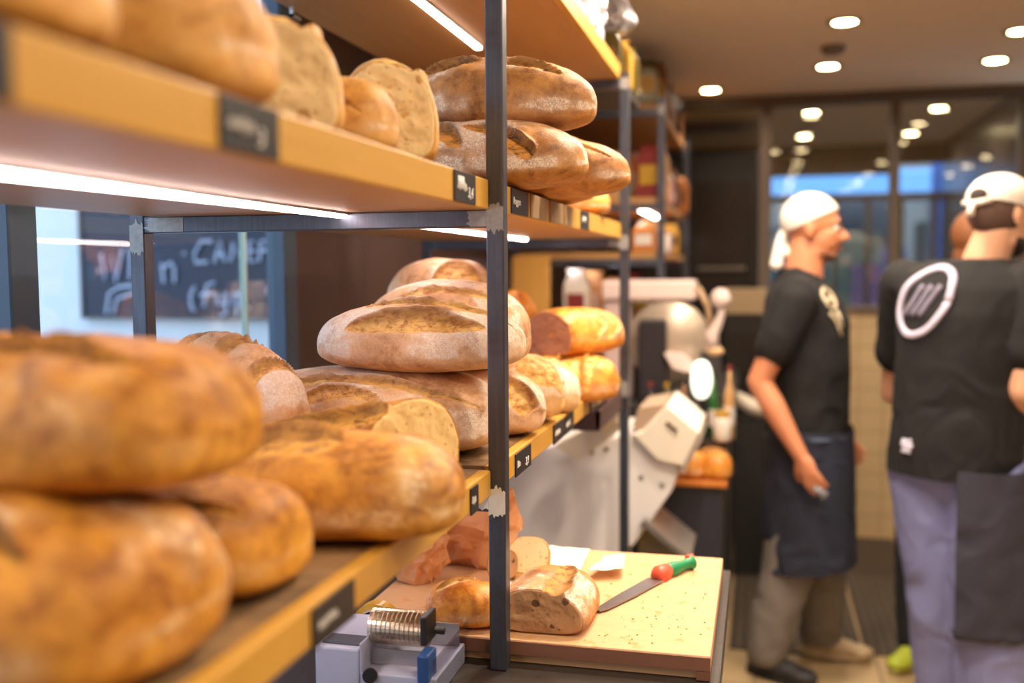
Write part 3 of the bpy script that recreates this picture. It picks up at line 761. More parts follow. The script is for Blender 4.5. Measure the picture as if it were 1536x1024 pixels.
fin('base_plank', B(-.68, XR-.022, Y0+.008, Y1-.02, CT, .876), wood('maple_base', (226, 186, 140), (202, 160, 116), 'X'), cb)
fin('end_cleat', B(XR-.022, XR, Y0-.004, Y1, CT+.001, .876), wood('walnut_strip', (150, 104, 82), (112, 74, 58), 'X'), cb)

# bread on the board
K_BR = crumb('crumb_wheat_brown', (196, 150, 104), (178, 132, 90), (104, 72, 48))
hb = loaf('cut_loaf', 'half brown loaf with its cut face to the camera, on the cutting board', C_RYE, (-.345, 1.638, .90), (.24, .162, .080), rz=-92, seed=91, ex=.7, er=.62, zb=.28, lump=.025, floury=.5,
     cut=(.070, 2), crumbmat=K_BR, slashes=[(-.8, .05, 1.0, .1, .14, .1, .03, .05)], group='cut breads on the board')
loaf('round_loaf', 'amber crusty loaf with a dark slash behind the tape dispenser, on the board', C_ORANGE, (-.480, 1.592, .90), (.135, .095, .072), rz=8, seed=93, ex=.8, er=.65, floury=.25,
     slashes=[(-.7, -.35, .5, .25, .12, .1, .04, .05)], group='cut breads on the board')
def slice_(name, label, c, w, h, th, rz, tilt, mat, kmat, top=False):
    bm = bmesh.new(); o = bmesh.new()
    pr = []
    for k in range(40):
        a = 2*PI*k/40
        x = w/2*math.copysign(abs(math.cos(a))**.75, math.cos(a)); y = h/2*math.copysign(abs(math.sin(a))**(.55 if math.sin(a) < 0 else .9), math.sin(a))
        pr.append((x, y))
    rr = [[Vector((x*s, y*s, z)) for x, y in pr] for s, z in ((.95, 0), (1, th*.2), (1, th*.8), (.95, th))]
    rings(bm, rr)
    e = fin(name, bm, mat, smooth=False)
    t2 = bmesh.new(); rings(t2, [[Vector((x*.93, y*.93, z)) for x, y in pr] for z in (th*.98, th+.0012)])
    fin('crumb_face', t2, kmat, e, world=False)
    place(e, c[0], c[1], c[2], math.radians(rz), math.radians(tilt))
    return tag(e, label, 'bread slice', 'bread slices on the board')
p = PZ(806, 868, .90)
slice_('bread_slice', 'thick white bread slice lying flat under the leaning slice, back of the board', (p.x, p.y-.015, .9005), .085, .075, .026, 5, 0, C_WHITE, K_YEL)
slice_('bread_slice', 'white bread slice leaning up on the flat slice, crumb to the camera', (p.x-.012, p.y-.01, .9475), .082, .07, .018, 4, 62, C_WHITE, K_WHITE)
slice_('bread_slice', 'dark crusted bread end piece between the near post and the white slices', (p.x-.065, p.y-.02, .932), .06, .06, .03, 15, 75, C_RYE, K_BR)
# paper sheet: creased sheet
def sheet(name, corners, mat, amp, seed, label, cat, thick=.0012, n=26, fold=0):
    c = [Vector(q) for q in corners]
    V = []
    for i in range(n):
        for j in range(n):
            u, v = i/(n-1), j/(n-1)
            V.append(c[0]*(1-u)*(1-v)+c[1]*u*(1-v)+c[2]*u*v+c[3]*(1-u)*v)
    A = np.array([list(v) for v in V])
    A[:, 2] += (1-np.abs(fbm(A*14, 3, seed))*2)*amp + amp
    o = finme(name, gridmesh(name, A, n, n, False), mat, smooth=False)
    s = o.modifiers.new('thick', 'SOLIDIFY'); s.thickness = thick; s.offset = 1
    return tag(o, label, cat)
PAPER = plain('white_paper', (240, 232, 220), .8)
a1, a2, a3, a4 = PZ(740, 815, .905), PZ(893, 812, .905), PZ(858, 882, .903), PZ(760, 900, .903)
sheet('paper_sheet', [(a1.x, 2.06, .90), (a2.x, 2.06, .90), (a3.x, a3.y, .90), (a4.x, a4.y, .90)], PAPER, .004, 3, 'white paper sheet lying under the bread slices on the board', 'paper')
# raised back flap of the sheet
q1, q2 = PZ(885, 871, .9), PZ(935, 868, .9)
sheet('paper_tissue', [(q1.x-.005, q1.y, .90), (q2.x, q2.y, .90), (q2.x-.01, q2.y+.10, .90), (q1.x+.01, q1.y+.10, .90)], plain('tissue_white', (242, 230, 222), .85), .011, 9, 'crumpled white paper napkin beside the knife on the board', 'napkin')
# knife
k0, k1, k2, k3 = PZ(897, 918, .902), PZ(984, 868, .905), PZ(1002, 858, .908), PZ(1036, 846, .910)
kn = thing('bread_knife', (k1.x, k1.y, .90), 'bread knife with green handle and red bolster lying on the cutting board', 'knife')
d = (k2-k0); d.z = 0; d.normalize(); sd_ = Vector((d.y, -d.x, 0))
def kb(pts, h0, h1):
    bm = bmesh.new(); rr = []
    for p_, w_ in pts:
        p_ = Vector((p_.x, p_.y, 0))
        rr.append([p_-sd_*w_+Vector((0, 0, h0)), p_+sd_*w_+Vector((0, 0, h0)), p_+sd_*w_+Vector((0, 0, h1)), p_-sd_*w_+Vector((0, 0, h1))])
    rings(bm, rr); return bm
k1b = k0.lerp(k1, 1.0)
fin('blade', kb([(k0, .004), (k0.lerp(k1, .08), .010), (k0.lerp(k1, .5), .015), (k1, .016)], .9035, .9055), plain('knife_steel', (150, 146, 150), .28, metal=.8, scale=40), kn)
lt = bmesh.new(); n_ = 9; pts = []; rad = []
for i in range(n_):
    t_ = i/(n_-1); pts.append(k1.lerp(k2, .75).lerp(k3, t_)+Vector((0, 0, .004))); rad.append(.0125+.0025*math.sin(t_*PI*2)+(.003 if i == n_-1 else 0))
fin('handle', tube(lt, pts, rad, 16), plain('handle_green', (24, 132, 82), .4, var=.05), kn, smooth=True)
lt = bmesh.new(); tube(lt, [k1.lerp(k2, -.02)+Vector((0, 0, .003)), k1.lerp(k2, .3)+Vector((0, 0, .004)), k1.lerp(k2, .95)+Vector((0, 0, .004))], [.012, .0185, .0145], 16)
fin('bolster', lt, plain('bolster_red', (226, 88, 62), .4, var=.05), kn, smooth=True)
lt = bmesh.new(); tube(lt, [k3+Vector((-.008, -.005, .014)), k3+Vector((.004, .006, .014))], [.006, .006], 10)
fin('end_mark', lt, plain('bolster_red', (226, 88, 62), .4), kn, smooth=True)
# crumbs
cr = bmesh.new(); rg = random.Random(4)
for i in range(60):
    px_, py_ = rg.gauss(990, 45), rg.gauss(925, 22)
    if i % 3 == 0: px_, py_ = rg.uniform(900, 1060), rg.uniform(850, 970)
    q = PZ(px_, min(965, max(850, py_)), .9)
    if q.x > XR-.01: continue
    r_ = rg.uniform(.0006, .0017)
    ell(cr, (q.x, q.y, .9003+r_*.6), (r_*1.3, r_, r_*.7), seg=6, rg=4)
tag(fin('bread_crumbs', cr, plain('crumb_gold', (222, 168, 96), .8)), 'scattered golden bread crumbs on the right half of the cutting board', 'crumbs', kind='stuff')
# crumpled brown paper bags
KRAFT = plain('kraft_paper', (208, 150, 104), .6, var=.12, scale=14, spec=.4)
def crumple(name, c, r, seed, label, sharp=4.2):
    n, m = 20, 28
    rj = np.random.RandomState(seed+50)
    ph = np.linspace(.08, PI-.08, n)[:, None]*np.ones((1, m))+rj.uniform(-.05, .05, (n, m)); th = np.ones((n, 1))*np.linspace(0, 2*PI, m, endpoint=False)+rj.uniform(-.08, .08, (n, m))
    D = np.stack([np.sin(ph)*np.cos(th), np.sin(ph)*np.sin(th), np.cos(ph)], 2).reshape(-1, 3)
    cells = np.random.RandomState(seed).randn(70, 3); cells /= np.linalg.norm(cells, axis=1)[:, None]
    off = np.random.RandomState(seed+1).uniform(.80, 1.0, 70)
    Dw = D + .10*np.stack([fbm(D*3, 2, seed+k) for k in range(3)], 1)
    f = np.min(off[None, :]/np.maximum(Dw @ cells.T, .12), axis=1)
    f = np.minimum(f, 1.05) - .34*np.abs(fbm(D*2.4, 2, seed+9, .6)) + rj.uniform(-.035, .035, len(D))
    V = D*f[:, None]*np.array(r); V[:, 2] = np.maximum(V[:, 2], -r[2]*.72)+r[2]*.72
    me = gridmesh(name, V, n, m, True, poles=True)
    bm = bmesh.new(); bm.from_mesh(me); bmesh.ops.triangulate(bm, faces=bm.faces[:]); bm.to_mesh(me); bm.free()
    o = finme(name, me, KRAFT, smooth=False); place(o, *c)
    return tag(o, label, 'paper bag', 'crumpled brown paper bags by the bread')
q = P(690, 860, 1.90)
crumple('paper_bag', (q.x+.01, 1.935, .901), (.125, .085, .115), 5, 'large crumpled brown paper bag standing on the board behind the near post')
q = P(632, 880, 1.78)
crumple('paper_bag', (q.x-.015, 1.80, .901), (.075, .06, .092), 11, 'smaller crumpled brown paper bag leaning left of the large one')
# tape dispenser
DY = 1.37
L_ = lambda px, py: P(px, py, DY)
td = thing('bag_sealer', (-.55, DY, CT), 'lilac white bag sealing dispenser with a shiny ribbed drum on the counter', 'tape dispenser')
LIL = plain('lilac_plastic', (186, 190, 214), .4, var=.04)
xl, xm, xr = L_(472, 990).x, L_(539, 990).x, L_(642, 990).x
zt = L_(500, 970).z
bd = bmesh.new(); box(bd, xl, xm, DY, DY+.15, CT, zt); fin('body', bd, LIL, td, bevel=.004)
fin('top_slots', B(xl+.008, xm-.006, DY+.012, DY+.05, zt, zt+.002), plain('slot_dark', (60, 62, 78), .6), td)
bd = bmesh.new(); box(bd, xm, xr+.012, DY, DY+.15, CT, L_(580, 1012).z); box(bd, xm, xm+.004, DY, DY+.15, CT, L_(540, 965).z)
fin('base', bd, LIL, td, bevel=.002)
fin('side_plate', B(xr+.008, xr+.012, DY, DY+.19, CT, P(676, 930, DY+.17).z), glassmat('clear_acrylic', (.80, .80, .84), 1.5, .05), td)
fin('back_plate', B(xm, xr+.008, DY+.13, DY+.134, L_(580, 1010).z, L_(580, 975).z), plain('brushed_steel', (168, 164, 168), .3, metal=.7), td)
zc = L_(590, 960).z; rd = .0275
dr = bmesh.new(); pf = [(rd*.4, xm+.001)]
nr = 12
for i in range(nr):
    a = xm+.001+(xr-.018-xm)*i/nr; b_ = xm+.001+(xr-.018-xm)*(i+1)/nr
    pf += [(rd*.965, a+.0002), (rd, a+(b_-a)*.15), (rd, a+(b_-a)*.85), (rd*.965, b_-.0002)]
pf += [(rd*.4, xr-.018)]
def brass():
    m, nt, b, _ = newmat('brass_silver_drum'); n = noise(nt, geo(nt, (160, 4, 4)), 1.2, 3)
    setc(nt, b, mixc(nt, n, lin((196, 160, 104)), lin((236, 228, 222)))); b.inputs['Metallic'].default_value = .95; b.inputs['Roughness'].default_value = .22; return m
fin('ribbed_drum', lathe(dr, pf, (0, DY+.055, zc), 32, 'X'), brass(), td, smooth=False)
fin('drum_shaft', tube(bmesh.new(), [(xm, DY+.055, zc), (xr+.008, DY+.055, zc)], .006), plain('dark_steel', (60, 58, 60), .4, metal=.7), td, smooth=True)
fin('blade_holder', B(xr-.016, xr-.006, DY+.01, DY+.06, zc-.01, zc+.034), plain('dark_steel', (60, 58, 60), .4), td, bevel=.002)
fin('lever', B(xr-.014, xr+.004, DY-.012, DY+.03, L_(600, 1018).z, L_(600, 976).z), plain('lever_blue', (38, 74, 130), .4), td, bevel=.003)
fin('front_plate', B(xm+.01, xr-.016, DY+.03, DY+.033, L_(580, 1008).z, L_(580, 985).z), plain('brushed_steel', (168, 164, 168), .3), td)
fin('knob', lathe(bmesh.new(), [(.001, -.006), (.011, -.006), (.011, .002), (.001, .002)], (L_(556, 1014).x, DY-.001, L_(556, 1012).z), 20, 'Y'), plain('dark_steel', (60, 58, 60), .4), td)
fin('rear_bracket', B(xl+.01, xm+.03, DY+.15, DY+.22, CT, P(570, 975, DY+.18).z), plain('slot_dark', (60, 62, 78), .6), td, bevel=.002)
q = P(566, 940, DY+.17); ro = .043
trl = thing('tape_roll', (q.x, q.y, q.z-ro), 'yellow adhesive tape roll standing behind the sealer drum', 'tape')
def hollow(r0, r1, h0, h1): return lathe(bmesh.new(), [(r0, h0), (r1, h0), (r1, h1), (r0, h1), (r0, h0)], (q.x, q.y, q.z), 40, 'Y')
def ringm(r0, r1, h0, h1):
    bm = bmesh.new(); rr = []
    for k in range(44):
        a = 2*PI*k/44; c_, s_ = math.cos(a), math.sin(a)
        rr.append([Vector((q.x+r*c_, q.y+h, q.z+r*s_)) for r, h in ((r0, h0), (r1, h0), (r1, h1), (r0, h1))])
    lp = [[bm.verts.new(p_) for p_ in r_] for r_ in rr]
    for i in range(44):
        a_, b_ = lp[i], lp[(i+1) % 44]
        for j in range(4): bm.faces.new((a_[j], a_[(j+1) % 4], b_[(j+1) % 4], b_[j]))
    return bm
fin('tape', ringm(.034, ro, -.012, .012), plain('tape_yellow', (206, 160, 52), .3, var=.08), trl)
fin('core', ringm(.031, .034, -.013, .013), plain('core_white', (206, 196, 192), .6), trl)
fin('hub', lathe(bmesh.new(), [(.001, .004), (.031, .004), (.031, .010), (.001, .010)], tuple(q), 32, 'Y'), plain('hub_dark', (38, 40, 56), .5), trl)
# ------------------------------------------------------------------ floor standing bread slicer
SY = 3.22
def poly(pts, Y): return [(P(a, b, Y).x, P(a, b, Y).z) for a, b in pts]
bs = thing('bread_slicer', (-.6, SY, 0), 'big white bread slicing machine with a tilted cream lid behind the far post', 'bread slicer')
pl = poly([(700, 836), (700, 690), (850, 664), (985, 645), (1018, 706), (1008, 736), (952, 815), (940, 836)], SY)
x0 = max(-1.2, pl[0][0]-.45)
body = [(x0, .12), (x0, pl[1][1])] + pl[1:7] + [(pl[7][0]-.03, pl[7][1]), (pl[7][0]-.06, .12)]
fin('body', prism(bmesh.new(), body, 'Y', SY, SY+.42), WHITEP, bs, bevel=.006)
fin('plinth', B(x0+.03, pl[7][0]-.10, SY+.03, SY+.40, 0, .12), plain('plinth_dark', (50, 48, 50), .6), bs)
LIDM = plain('lid_cream', (238, 228, 212), .4, var=.03)
LID = fin('lid', prism(bmesh.new(), poly([(948, 651), (963, 646), (1001, 607), (1050, 648), (1024, 700), (985, 690)], SY-.03), 'Y', SY-.03, SY+.36), LIDM, bs, bevel=.006)
fin('chute', prism(bmesh.new(), poly([(948, 640), (958, 612), (998, 606), (985, 630), (962, 646)], SY-.01), 'Y', SY-.01, SY+.30), plain('chute_tan', (178, 152, 128), .5), bs)
fin('lid_edge', prism(bmesh.new(), poly([(1050, 648), (1052, 662), (1024, 712), (1019, 702)], SY-.02), 'Y', SY-.02, SY+.34), plain('edge_grey', (170, 158, 148), .5), bs)
a, b = P(1000, 633, SY-.034), P(1016, 646, SY-.034)
fin('handle_slot', tube(bmesh.new(), [a, b], .006, 8), plain('slot_brown', (96, 78, 56), .6), LID)
fin('infeed_flap', prism(bmesh.new(), poly([(832, 668), (905, 628), (935, 632), (925, 650), (868, 690)], SY-.08), 'Y', SY-.08, SY-.06), plain('flap_cream', (224, 206, 182), .5), bs)
fin('flap_bar', tube(bmesh.new(), [P(898, 644, SY-.1), P(932, 614, SY-.1)], .014, 12), plain('flap_light', (232, 214, 188), .5), bs)
for i, (u, v) in enumerate(((888, 678), (909, 673), (983, 676), (962, 716), (993, 728))):
    fin('screw', lathe(bmesh.new(), [(.001, -.004), (.007, -.004), (.009, 0), (.001, 0)], tuple(P(u, v, SY-.001)), 14, 'Y'), plain('screw_grey', (150, 140, 132), .4, metal=.5), bs)
fin('outfeed_tray', prism(bmesh.new(), poly([(960, 786), (966, 780), (1036, 838), (1030, 842)], SY-.05), 'Y', SY-.05, SY+.25), plain('tray_steel', (156, 150, 146), .35, metal=.6), bs)
fin('front_panel', prism(bmesh.new(), poly([(955, 815), (968, 795), (1014, 836), (1000, 900), (955, 900)], SY-.0), 'Y', SY+.05, SY+.2), plain('panel_khaki', (126, 112, 88), .6), bs)

# ------------------------------------------------------------------ navy cabinet with loaves
CY = 3.68
c0, c1 = P(965, 722, CY), P(1087, 722, CY)
nc = thing('display_cabinet', (-.3, CY+.1, 0), 'dark navy cabinet with a wooden top behind the bread slicer', 'cabinet')
fin('body', B(c0.x-.10, c1.x-.01, CY, CY+.20, 0, c1.z-.02), plain('navy_laminate', (44, 46, 60), .5), nc, bevel=.004)
fin('wooden_top', B(c0.x-.12, c1.x+.01, CY-.02, CY+.205, c1.z-.02, c1.z), wood('cabinet_top', (222, 140, 62), (190, 108, 44), 'X'), nc, bevel=.003)
for i, (u, w_, l_) in enumerate(((1038, .13, 'glowing orange loaf on the navy cabinet, partly behind the white slicer'), (1075, .125, 'rightmost orange loaf on the navy cabinet'))):
    q = P(u, 716, CY+.07)
    loaf('round_loaf', l_, C_ORANGE, (q.x, CY+.05, c1.z), (w_*.9, .11, .098), seed=101+i, ex=.8, er=.65, floury=.25, res=.5, group='loaves on the navy cabinet')
q = P(1070, 680, CY+.15)
loaf('round_loaf', 'darker brown loaf at the back of the navy cabinet', C_RYE, (q.x, CY+.150, c1.z), (.13, .07, .10), seed=104, floury=.1, res=.5, group='loaves on the navy cabinet')

# ------------------------------------------------------------------ far rack, worktop and its goods
Y2, Y3 = 4.19, 5.62
zt2 = P(975, 152, Y2).z
LV2 = (1.20, 1.545, 1.773, zt2-.03)
r2 = thing('shelf_rack', (-.7, (Y2+Y3)/2, 0), 'second steel rack farther back, full of bottles and packages', 'shelf')
for y in (Y2, Y3):
    for x in (-.413, -1.044): fin('post', B(x, x+.028, y, y+.028, 0, zt2+.015), STEEL, r2)
    for z in LV2: fin('crossbar', B(-1.016, -.413, y, y+.028, z-.0275, z), STEEL, r2)
fin('weld_seam', weldcap(-.413, -.385, Y2, LV2[3]-.03, LV2[3]+.02, 21), WELD, r2)
def lab2(i): return ('lowest', 'second', 'third', 'top')[i]
for i, z in enumerate(LV2):
    t = thing('shelf_board', (-.7, (Y2+Y3)/2, z), lab2(i)+' orange wooden board of the second rack at the back', 'shelf board', 'boards of the second rack')
    fin('panel', B(-1.014, -.4135, Y2+.03, Y3, z, z+.028), wood('far_board', (200, 150, 92), (168, 116, 64), 'Y'), t)
led(Y2+.03, 5.25, LV2[2], -.52, 'light strip glowing under the third board of the second rack', w=.03)
led(Y2+.03, 5.6, LV2[1], -.80, 'light strip glowing under the second board of the second rack', w=.03)
wp = thing('side_panel', (-.93, 4.1, 0), 'upright light oak panel seen just right of the near post', 'panel')
fin('oak_panel', B(-1.02, -.86, 4.12, 4.14, 0, 1.56), wood('oak_upright', (230, 176, 92), (206, 146, 66), 'Z'), wp)
WT = P(1000, 606, 3.98).z
wt = thing('back_worktop', (-.4, 4.9, 0), 'dark work counter behind the bread slicer carrying the food slicer', 'counter')
fin('worktop', B(-.385+.0, -.10, 4.25, 5.4, WT-.04, WT), plain('dark_worktop', (52, 46, 42), .4), wt)
fin('body', B(-.38, -.12, 4.27, 5.38, 0, WT-.04), plain('dark_body', (40, 37, 36), .6), wt)
COLR = {'red': (134, 50, 48), 'yellow': (190, 146, 50), 'brown': (126, 78, 44), 'white': (226, 216, 206), 'green': (44, 92, 48), 'dark': (48, 40, 40),
        'tan': (196, 150, 100), 'orange': (200, 126, 62), 'blue': (96, 150, 190), 'pink': (206, 150, 144), 'olive': (92, 78, 34)}
def gm_(c, r=.45): return plain('goods_'+c, COLR[c], r, var=.1)
def bottle(x, y, z, h, r, c, cap, label, grp):
    t = thing('bottle', (x, y, z), label, 'bottle', grp)
    fin('glass_body', lathe(bmesh.new(), [(.001, z), (r*.95, z), (r, z+.01), (r, z+h*.55), (r*.8, z+h*.66), (r*.34, z+h*.78), (r*.32, z+h*.95), (.001, z+h*.95)], (x, y, 0), 16), gm_(c, .2), t, smooth=True)
    fin('cap', lathe(bmesh.new(), [(.001, z+h*.93), (r*.4, z+h*.93), (r*.4, z+h), (.001, z+h)], (x, y, 0), 14), gm_(cap), t)
    fin('paper_label', lathe(bmesh.new(), [(r*.5, z+h*.2), (r*1.02, z+h*.2), (r*1.02, z+h*.45), (r*.5, z+h*.45)], (x, y, 0), 16), gm_('white' if c != 'white' else 'tan'), t)
def jar(x, y, z, h, r, c, cap, label, grp):
    t = thing('jar', (x, y, z), label, 'jar', grp)
    fin('jar_body', lathe(bmesh.new(), [(.001, z), (r*.9, z), (r, z+.01), (r, z+h*.75), (r*.8, z+h*.84), (.001, z+h*.84)], (x, y, 0), 18), gm_(c, .2), t, smooth=True)
    fin('lid', lathe(bmesh.new(), [(.001, z+h*.82), (r*.86, z+h*.82), (r*.86, z+h), (.001, z+h)], (x, y, 0), 18), gm_(cap), t)
def pack(x, y, z, w, d, h, c, band, label, grp, rz=0):
    t = thing('packet', (x, y, z), label, 'package', grp)
    M = Matrix.Translation((x, y, z)) @ Matrix.Rotation(rz, 4, 'Z')
    rr = []
    for f, hz in ((.92, 0), (1, .08), (1, .75), (.8, .88), (.55, .93)):
        rr.append([M @ Vector(p_) for p_ in ((-w/2*f, -d/2*f, h*hz), (w/2*f, -d/2*f, h*hz), (w/2*f, d/2*f, h*hz), (-w/2*f, d/2*f, h*hz))])
    rr.append([M @ Vector(p_) for p_ in ((-w*.46, -.004, h), (w*.46, -.004, h), (w*.46, .004, h), (-w*.46, .004, h))])
    fin('wrapper', rings(bm := bmesh.new(), rr) and bm, gm_(c), t, bevel=.003)
    fin('front_label', B(-w*.36, w*.36, -d/2-.003, -d/2-.0005, h*.25, h*.62, M=M), gm_(band), t)
rg = random.Random(12)
ORD = ['first', 'second', 'third', 'fourth', 'fifth', 'sixth', 'seventh', 'eighth', 'ninth', 'tenth', 'eleventh', 'twelfth', 'thirteenth']
def row(z, seq, y0, dy, x, hmax, where, grp, inset=0):
    y = y0
    for i, (k, c, c2) in enumerate(seq):
        lb = f'{c} {dict(b="bottle", j="jar", p="packet")[k]}, {ORD[i]} from the near end, {where}'
        h = hmax*rg.uniform(.72, 1.0); xx = x+rg.uniform(-.03, .02)
        if k == 'b': bottle(xx, y, z, h, .032, c, c2, lb, grp)
        elif k == 'j': jar(xx, y, z, h*.72, .04, c, c2, lb, grp)
        else: pack(xx, y, z, rg.uniform(.09, .12), rg.uniform(.06, .08), h, c, c2, lb, grp, rg.uniform(-.2, .2))
        y += dy
zz = [z+.028 for z in LV2]
row(zz[2], [('p', 'red', 'yellow'), ('b', 'dark', 'red'), ('p', 'tan', 'red'), ('b', 'red', 'dark'), ('j', 'pink', 'white'), ('b', 'dark', 'tan'), ('b', 'green', 'orange'), ('p', 'brown', 'tan'), ('b', 'olive', 'dark'), ('p', 'orange', 'brown')], Y2+.09, .135, -.455, .26, 'on the third board of the back rack', 'goods on the third board of the back rack')
row(zz[2], [('p', 'tan', 'white'), ('p', 'yellow', 'red'), ('p', 'orange', 'white'), ('p', 'white', 'tan'), ('p', 'brown', 'orange')], Y2+.12, .2, -.60, .27, 'second line of the third back board', 'goods in the rear line of the third board')
row(zz[2], [('p', 'green', 'dark'), ('p', 'blue', 'white'), ('p', 'pink', 'tan')], Y2+.13, .16, -.76, .24, 'innermost line of the third back board', 'innermost goods on the third board')
row(zz[1], [('p', 'orange', 'white'), ('p', 'tan', 'white'), ('j', 'white', 'pink'), ('j', 'pink', 'white'), ('j', 'tan', 'orange'), ('p', 'yellow', 'dark'), ('j', 'white', 'tan'), ('p', 'olive', 'yellow')], Y2+.08, .165, -.455, .165, 'on the second board of the back rack', 'goods on the second board of the back rack')
row(zz[0], [('p', 'white', 'yellow'), ('p', 'tan', 'red'), ('b', 'brown', 'dark'), ('j', 'white', 'white'), ('p', 'orange', 'white')], Y2+.09, .2, -.47, .25, 'on the lowest board of the back rack', 'goods on the lowest board of the back rack')
row(zz[0], [('p', 'orange', 'tan'), ('p', 'yellow', 'white'), ('p', 'brown', 'orange'), ('p', 'red', 'white')], Y2+.10, .2, -.63, .26, 'rear line of the lowest back board', 'rear goods on the lowest board')
row(zz[0], [('p', 'white', 'red'), ('p', 'yellow', 'orange'), ('p', 'tan', 'white')], Y2+.10, .2, -.78, .28, 'innermost line of the lowest back board', 'innermost goods on the lowest board')
row(zz[3], [('p', 'olive', 'yellow'), ('p', 'brown', 'yellow'), ('p', 'brown', 'dark'), ('p', 'dark', 'brown'), ('j', 'brown', 'dark'), ('p', 'brown', 'red'), ('p', 'dark', 'tan'), ('j', 'dark', 'brown'), ('p', 'brown', 'dark')], Y2+.10, .155, -.45, .235, 'on top of the back rack', 'goods on top of the back rack')
row(zz[3], [('p', 'yellow', 'green'), ('p', 'olive', 'dark'), ('p', 'yellow', 'brown')], Y2+.12, .19, -.62, .22, 'rear line on top of the back rack', 'rear goods on top of the back rack')
# clear plastic bags on the top shelves
PLA = plain('cloudy_plastic', (206, 206, 222), .25, var=.15, scale=20, coat=.5)
def plasticbag(c, r, seed, label):
    o = crumple('plastic_bag', c, r, seed, label, 5.); o.data.materials.clear(); o.data.materials.append(PLA); o['category'] = 'plastic bag'; o['group'] = 'white plastic bags on the racks'
plasticbag((-.50, 2.80, LV[2]+.046), (.09, .20, .17), 31, 'white plastic bag on the top oak shelf beside the rear post')
plasticbag((-.55, 3.0, LV[2]+.046) if False else (-.62, 2.55, LV[2]+.046), (.10, .11, .14), 33, 'white plastic bag lying deeper on the top oak shelf')
# unit standing between the racks: dark crate with yellow packs, plastic bags above
GY = 3.43
gr = thing('hanging_shelf', (-.62, GY, 2.0), 'dark shelf hung from the ceiling between the two racks, bags on top', 'shelf')
sh = bmesh.new(); zt3 = P(950, 133, GY).z
box(sh, -1.1, -.43, GY-.2, GY+.25, zt3-.03, zt3); fin('top_board', sh, plain('dark_board', (58, 50, 46), .6), gr)
for x in (-.98, -.95): pass
fin('side_board', B(-1.1, -1.08, GY-.2, GY+.25, zt3-.03, 2.46), plain('dark_board', (58, 50, 46), .6), gr)
for i, (x, y, c, c2, l_) in enumerate(((-.50, GY-.11, 'olive', 'brown', 'olive packet under the white plastic bags'), (-.49, GY+.06, 'yellow', 'olive', 'yellow packet beside the olive one, above the racks'), (-.60, GY-.1, 'dark', 'brown', 'dark packet behind the olive one'), (-.48, GY+.18, 'olive', 'green', 'greenish packet last on the dark hanging shelf'))):
    pack(x, y, zt3+.003, .11, .09, .17, c, c2, l_, 'packets on the dark hanging shelf')
plasticbag((-.50, GY-.02, zt3+.178), (.09, .16, .088), 35, 'white plastic bag on top of the olive packets, near the ceiling')

# ------------------------------------------------------------------ food slicer on the worktop
FY = 4.02
fs = thing('food_slicer', (-.35, FY, WT), 'white food slicing machine with a round blade guard and ball handle', 'slicer')
fz = lambda a, b, Y=FY: P(a, b, Y)
A_ = lambda x0, x1, y0, y1, d0, d1: B(fz(x0, 0).x, fz(x1, 0).x, FY+d0, FY+d1, fz(1000, y1).z, fz(1000, y0).z)
base_z = fz(1000, 603).z
st = bmesh.new(); box(st, fz(905, 0).x, fz(1062, 0).x, FY-.10, FY+.15, base_z-.025, base_z)
fin('base', st, plain('slicer_dark', (46, 40, 40), .5), fs, bevel=.004)
fin('top_housing', A_(903, 1046, 420, 450, -.02, .15), plain('slicer_white', (224, 200, 192), .4), fs, bevel=.012)
fin('side_housing', A_(905, 945, 450, 603, .0, .15), plain('slicer_rose', (206, 178, 172), .4), fs, bevel=.01)
fin('motor_block', A_(962, 1004, 478, 603, -.075, .0), plain('slicer_black', (40, 34, 36), .4), fs, bevel=.01)
fin('blade_guard', lathe(bmesh.new(), [(.001, -.012), (.158, -.008), (.168, .004), (.158, .012), (.001, .012)], tuple(fz(1003, 512)), 36, 'Y'), plain('guard_plate', (186, 168, 150), .3, metal=.4), fs, smooth=True)
fin('carriage', prism(bmesh.new(), poly([(997, 528), (1022, 530), (1046, 548), (1038, 558), (1010, 552)], FY-.06), 'Y', FY-.1, FY), plain('slicer_white', (224, 200, 192), .4), fs, bevel=.003)
hd = tube(bmesh.new(), [fz(1080, 455), fz(1082, 470), fz(1077, 485), fz(1068, 500), fz(1070, 522)], [.018, .014, .018, .026, .024], 14)
fin('handle', hd, plain('slicer_white', (224, 200, 192), .4), fs, smooth=True)
fin('ball_knob', ell(bmesh.new(), fz(1081, 448), (.040, .040, .042)), plain('slicer_white', (224, 200, 192), .4), fs, smooth=True)
fin('lower_knob', ell(bmesh.new(), fz(1072, 527), (.036, .03, .022)), plain('knob_tan', (206, 166, 118), .4), fs, smooth=True)
fin('arm', tube(bmesh.new(), [fz(1046, 430), fz(1062, 460), fz(1066, 500)], .012, 10), plain('guard_metal', (178, 146, 112), .25), fs, smooth=True)
fin('foot_plate', B(fz(1055, 0).x, fz(1085, 0).x, FY-.02, FY+.1, base_z-.025, fz(1070, 527).z), plain('slicer_dark', (46, 40, 40), .5), fs)
# a support pedestal for it
pd = thing('machine_stand', (-.4, FY, 0), 'dark stand carrying the food slicing machine', 'stand')
fin('stand_body', B(fz(900, 0).x, fz(1092, 0).x, FY-.105, FY+.155, 0, base_z-.026), plain('dark_body', (40, 37, 36), .6), pd)
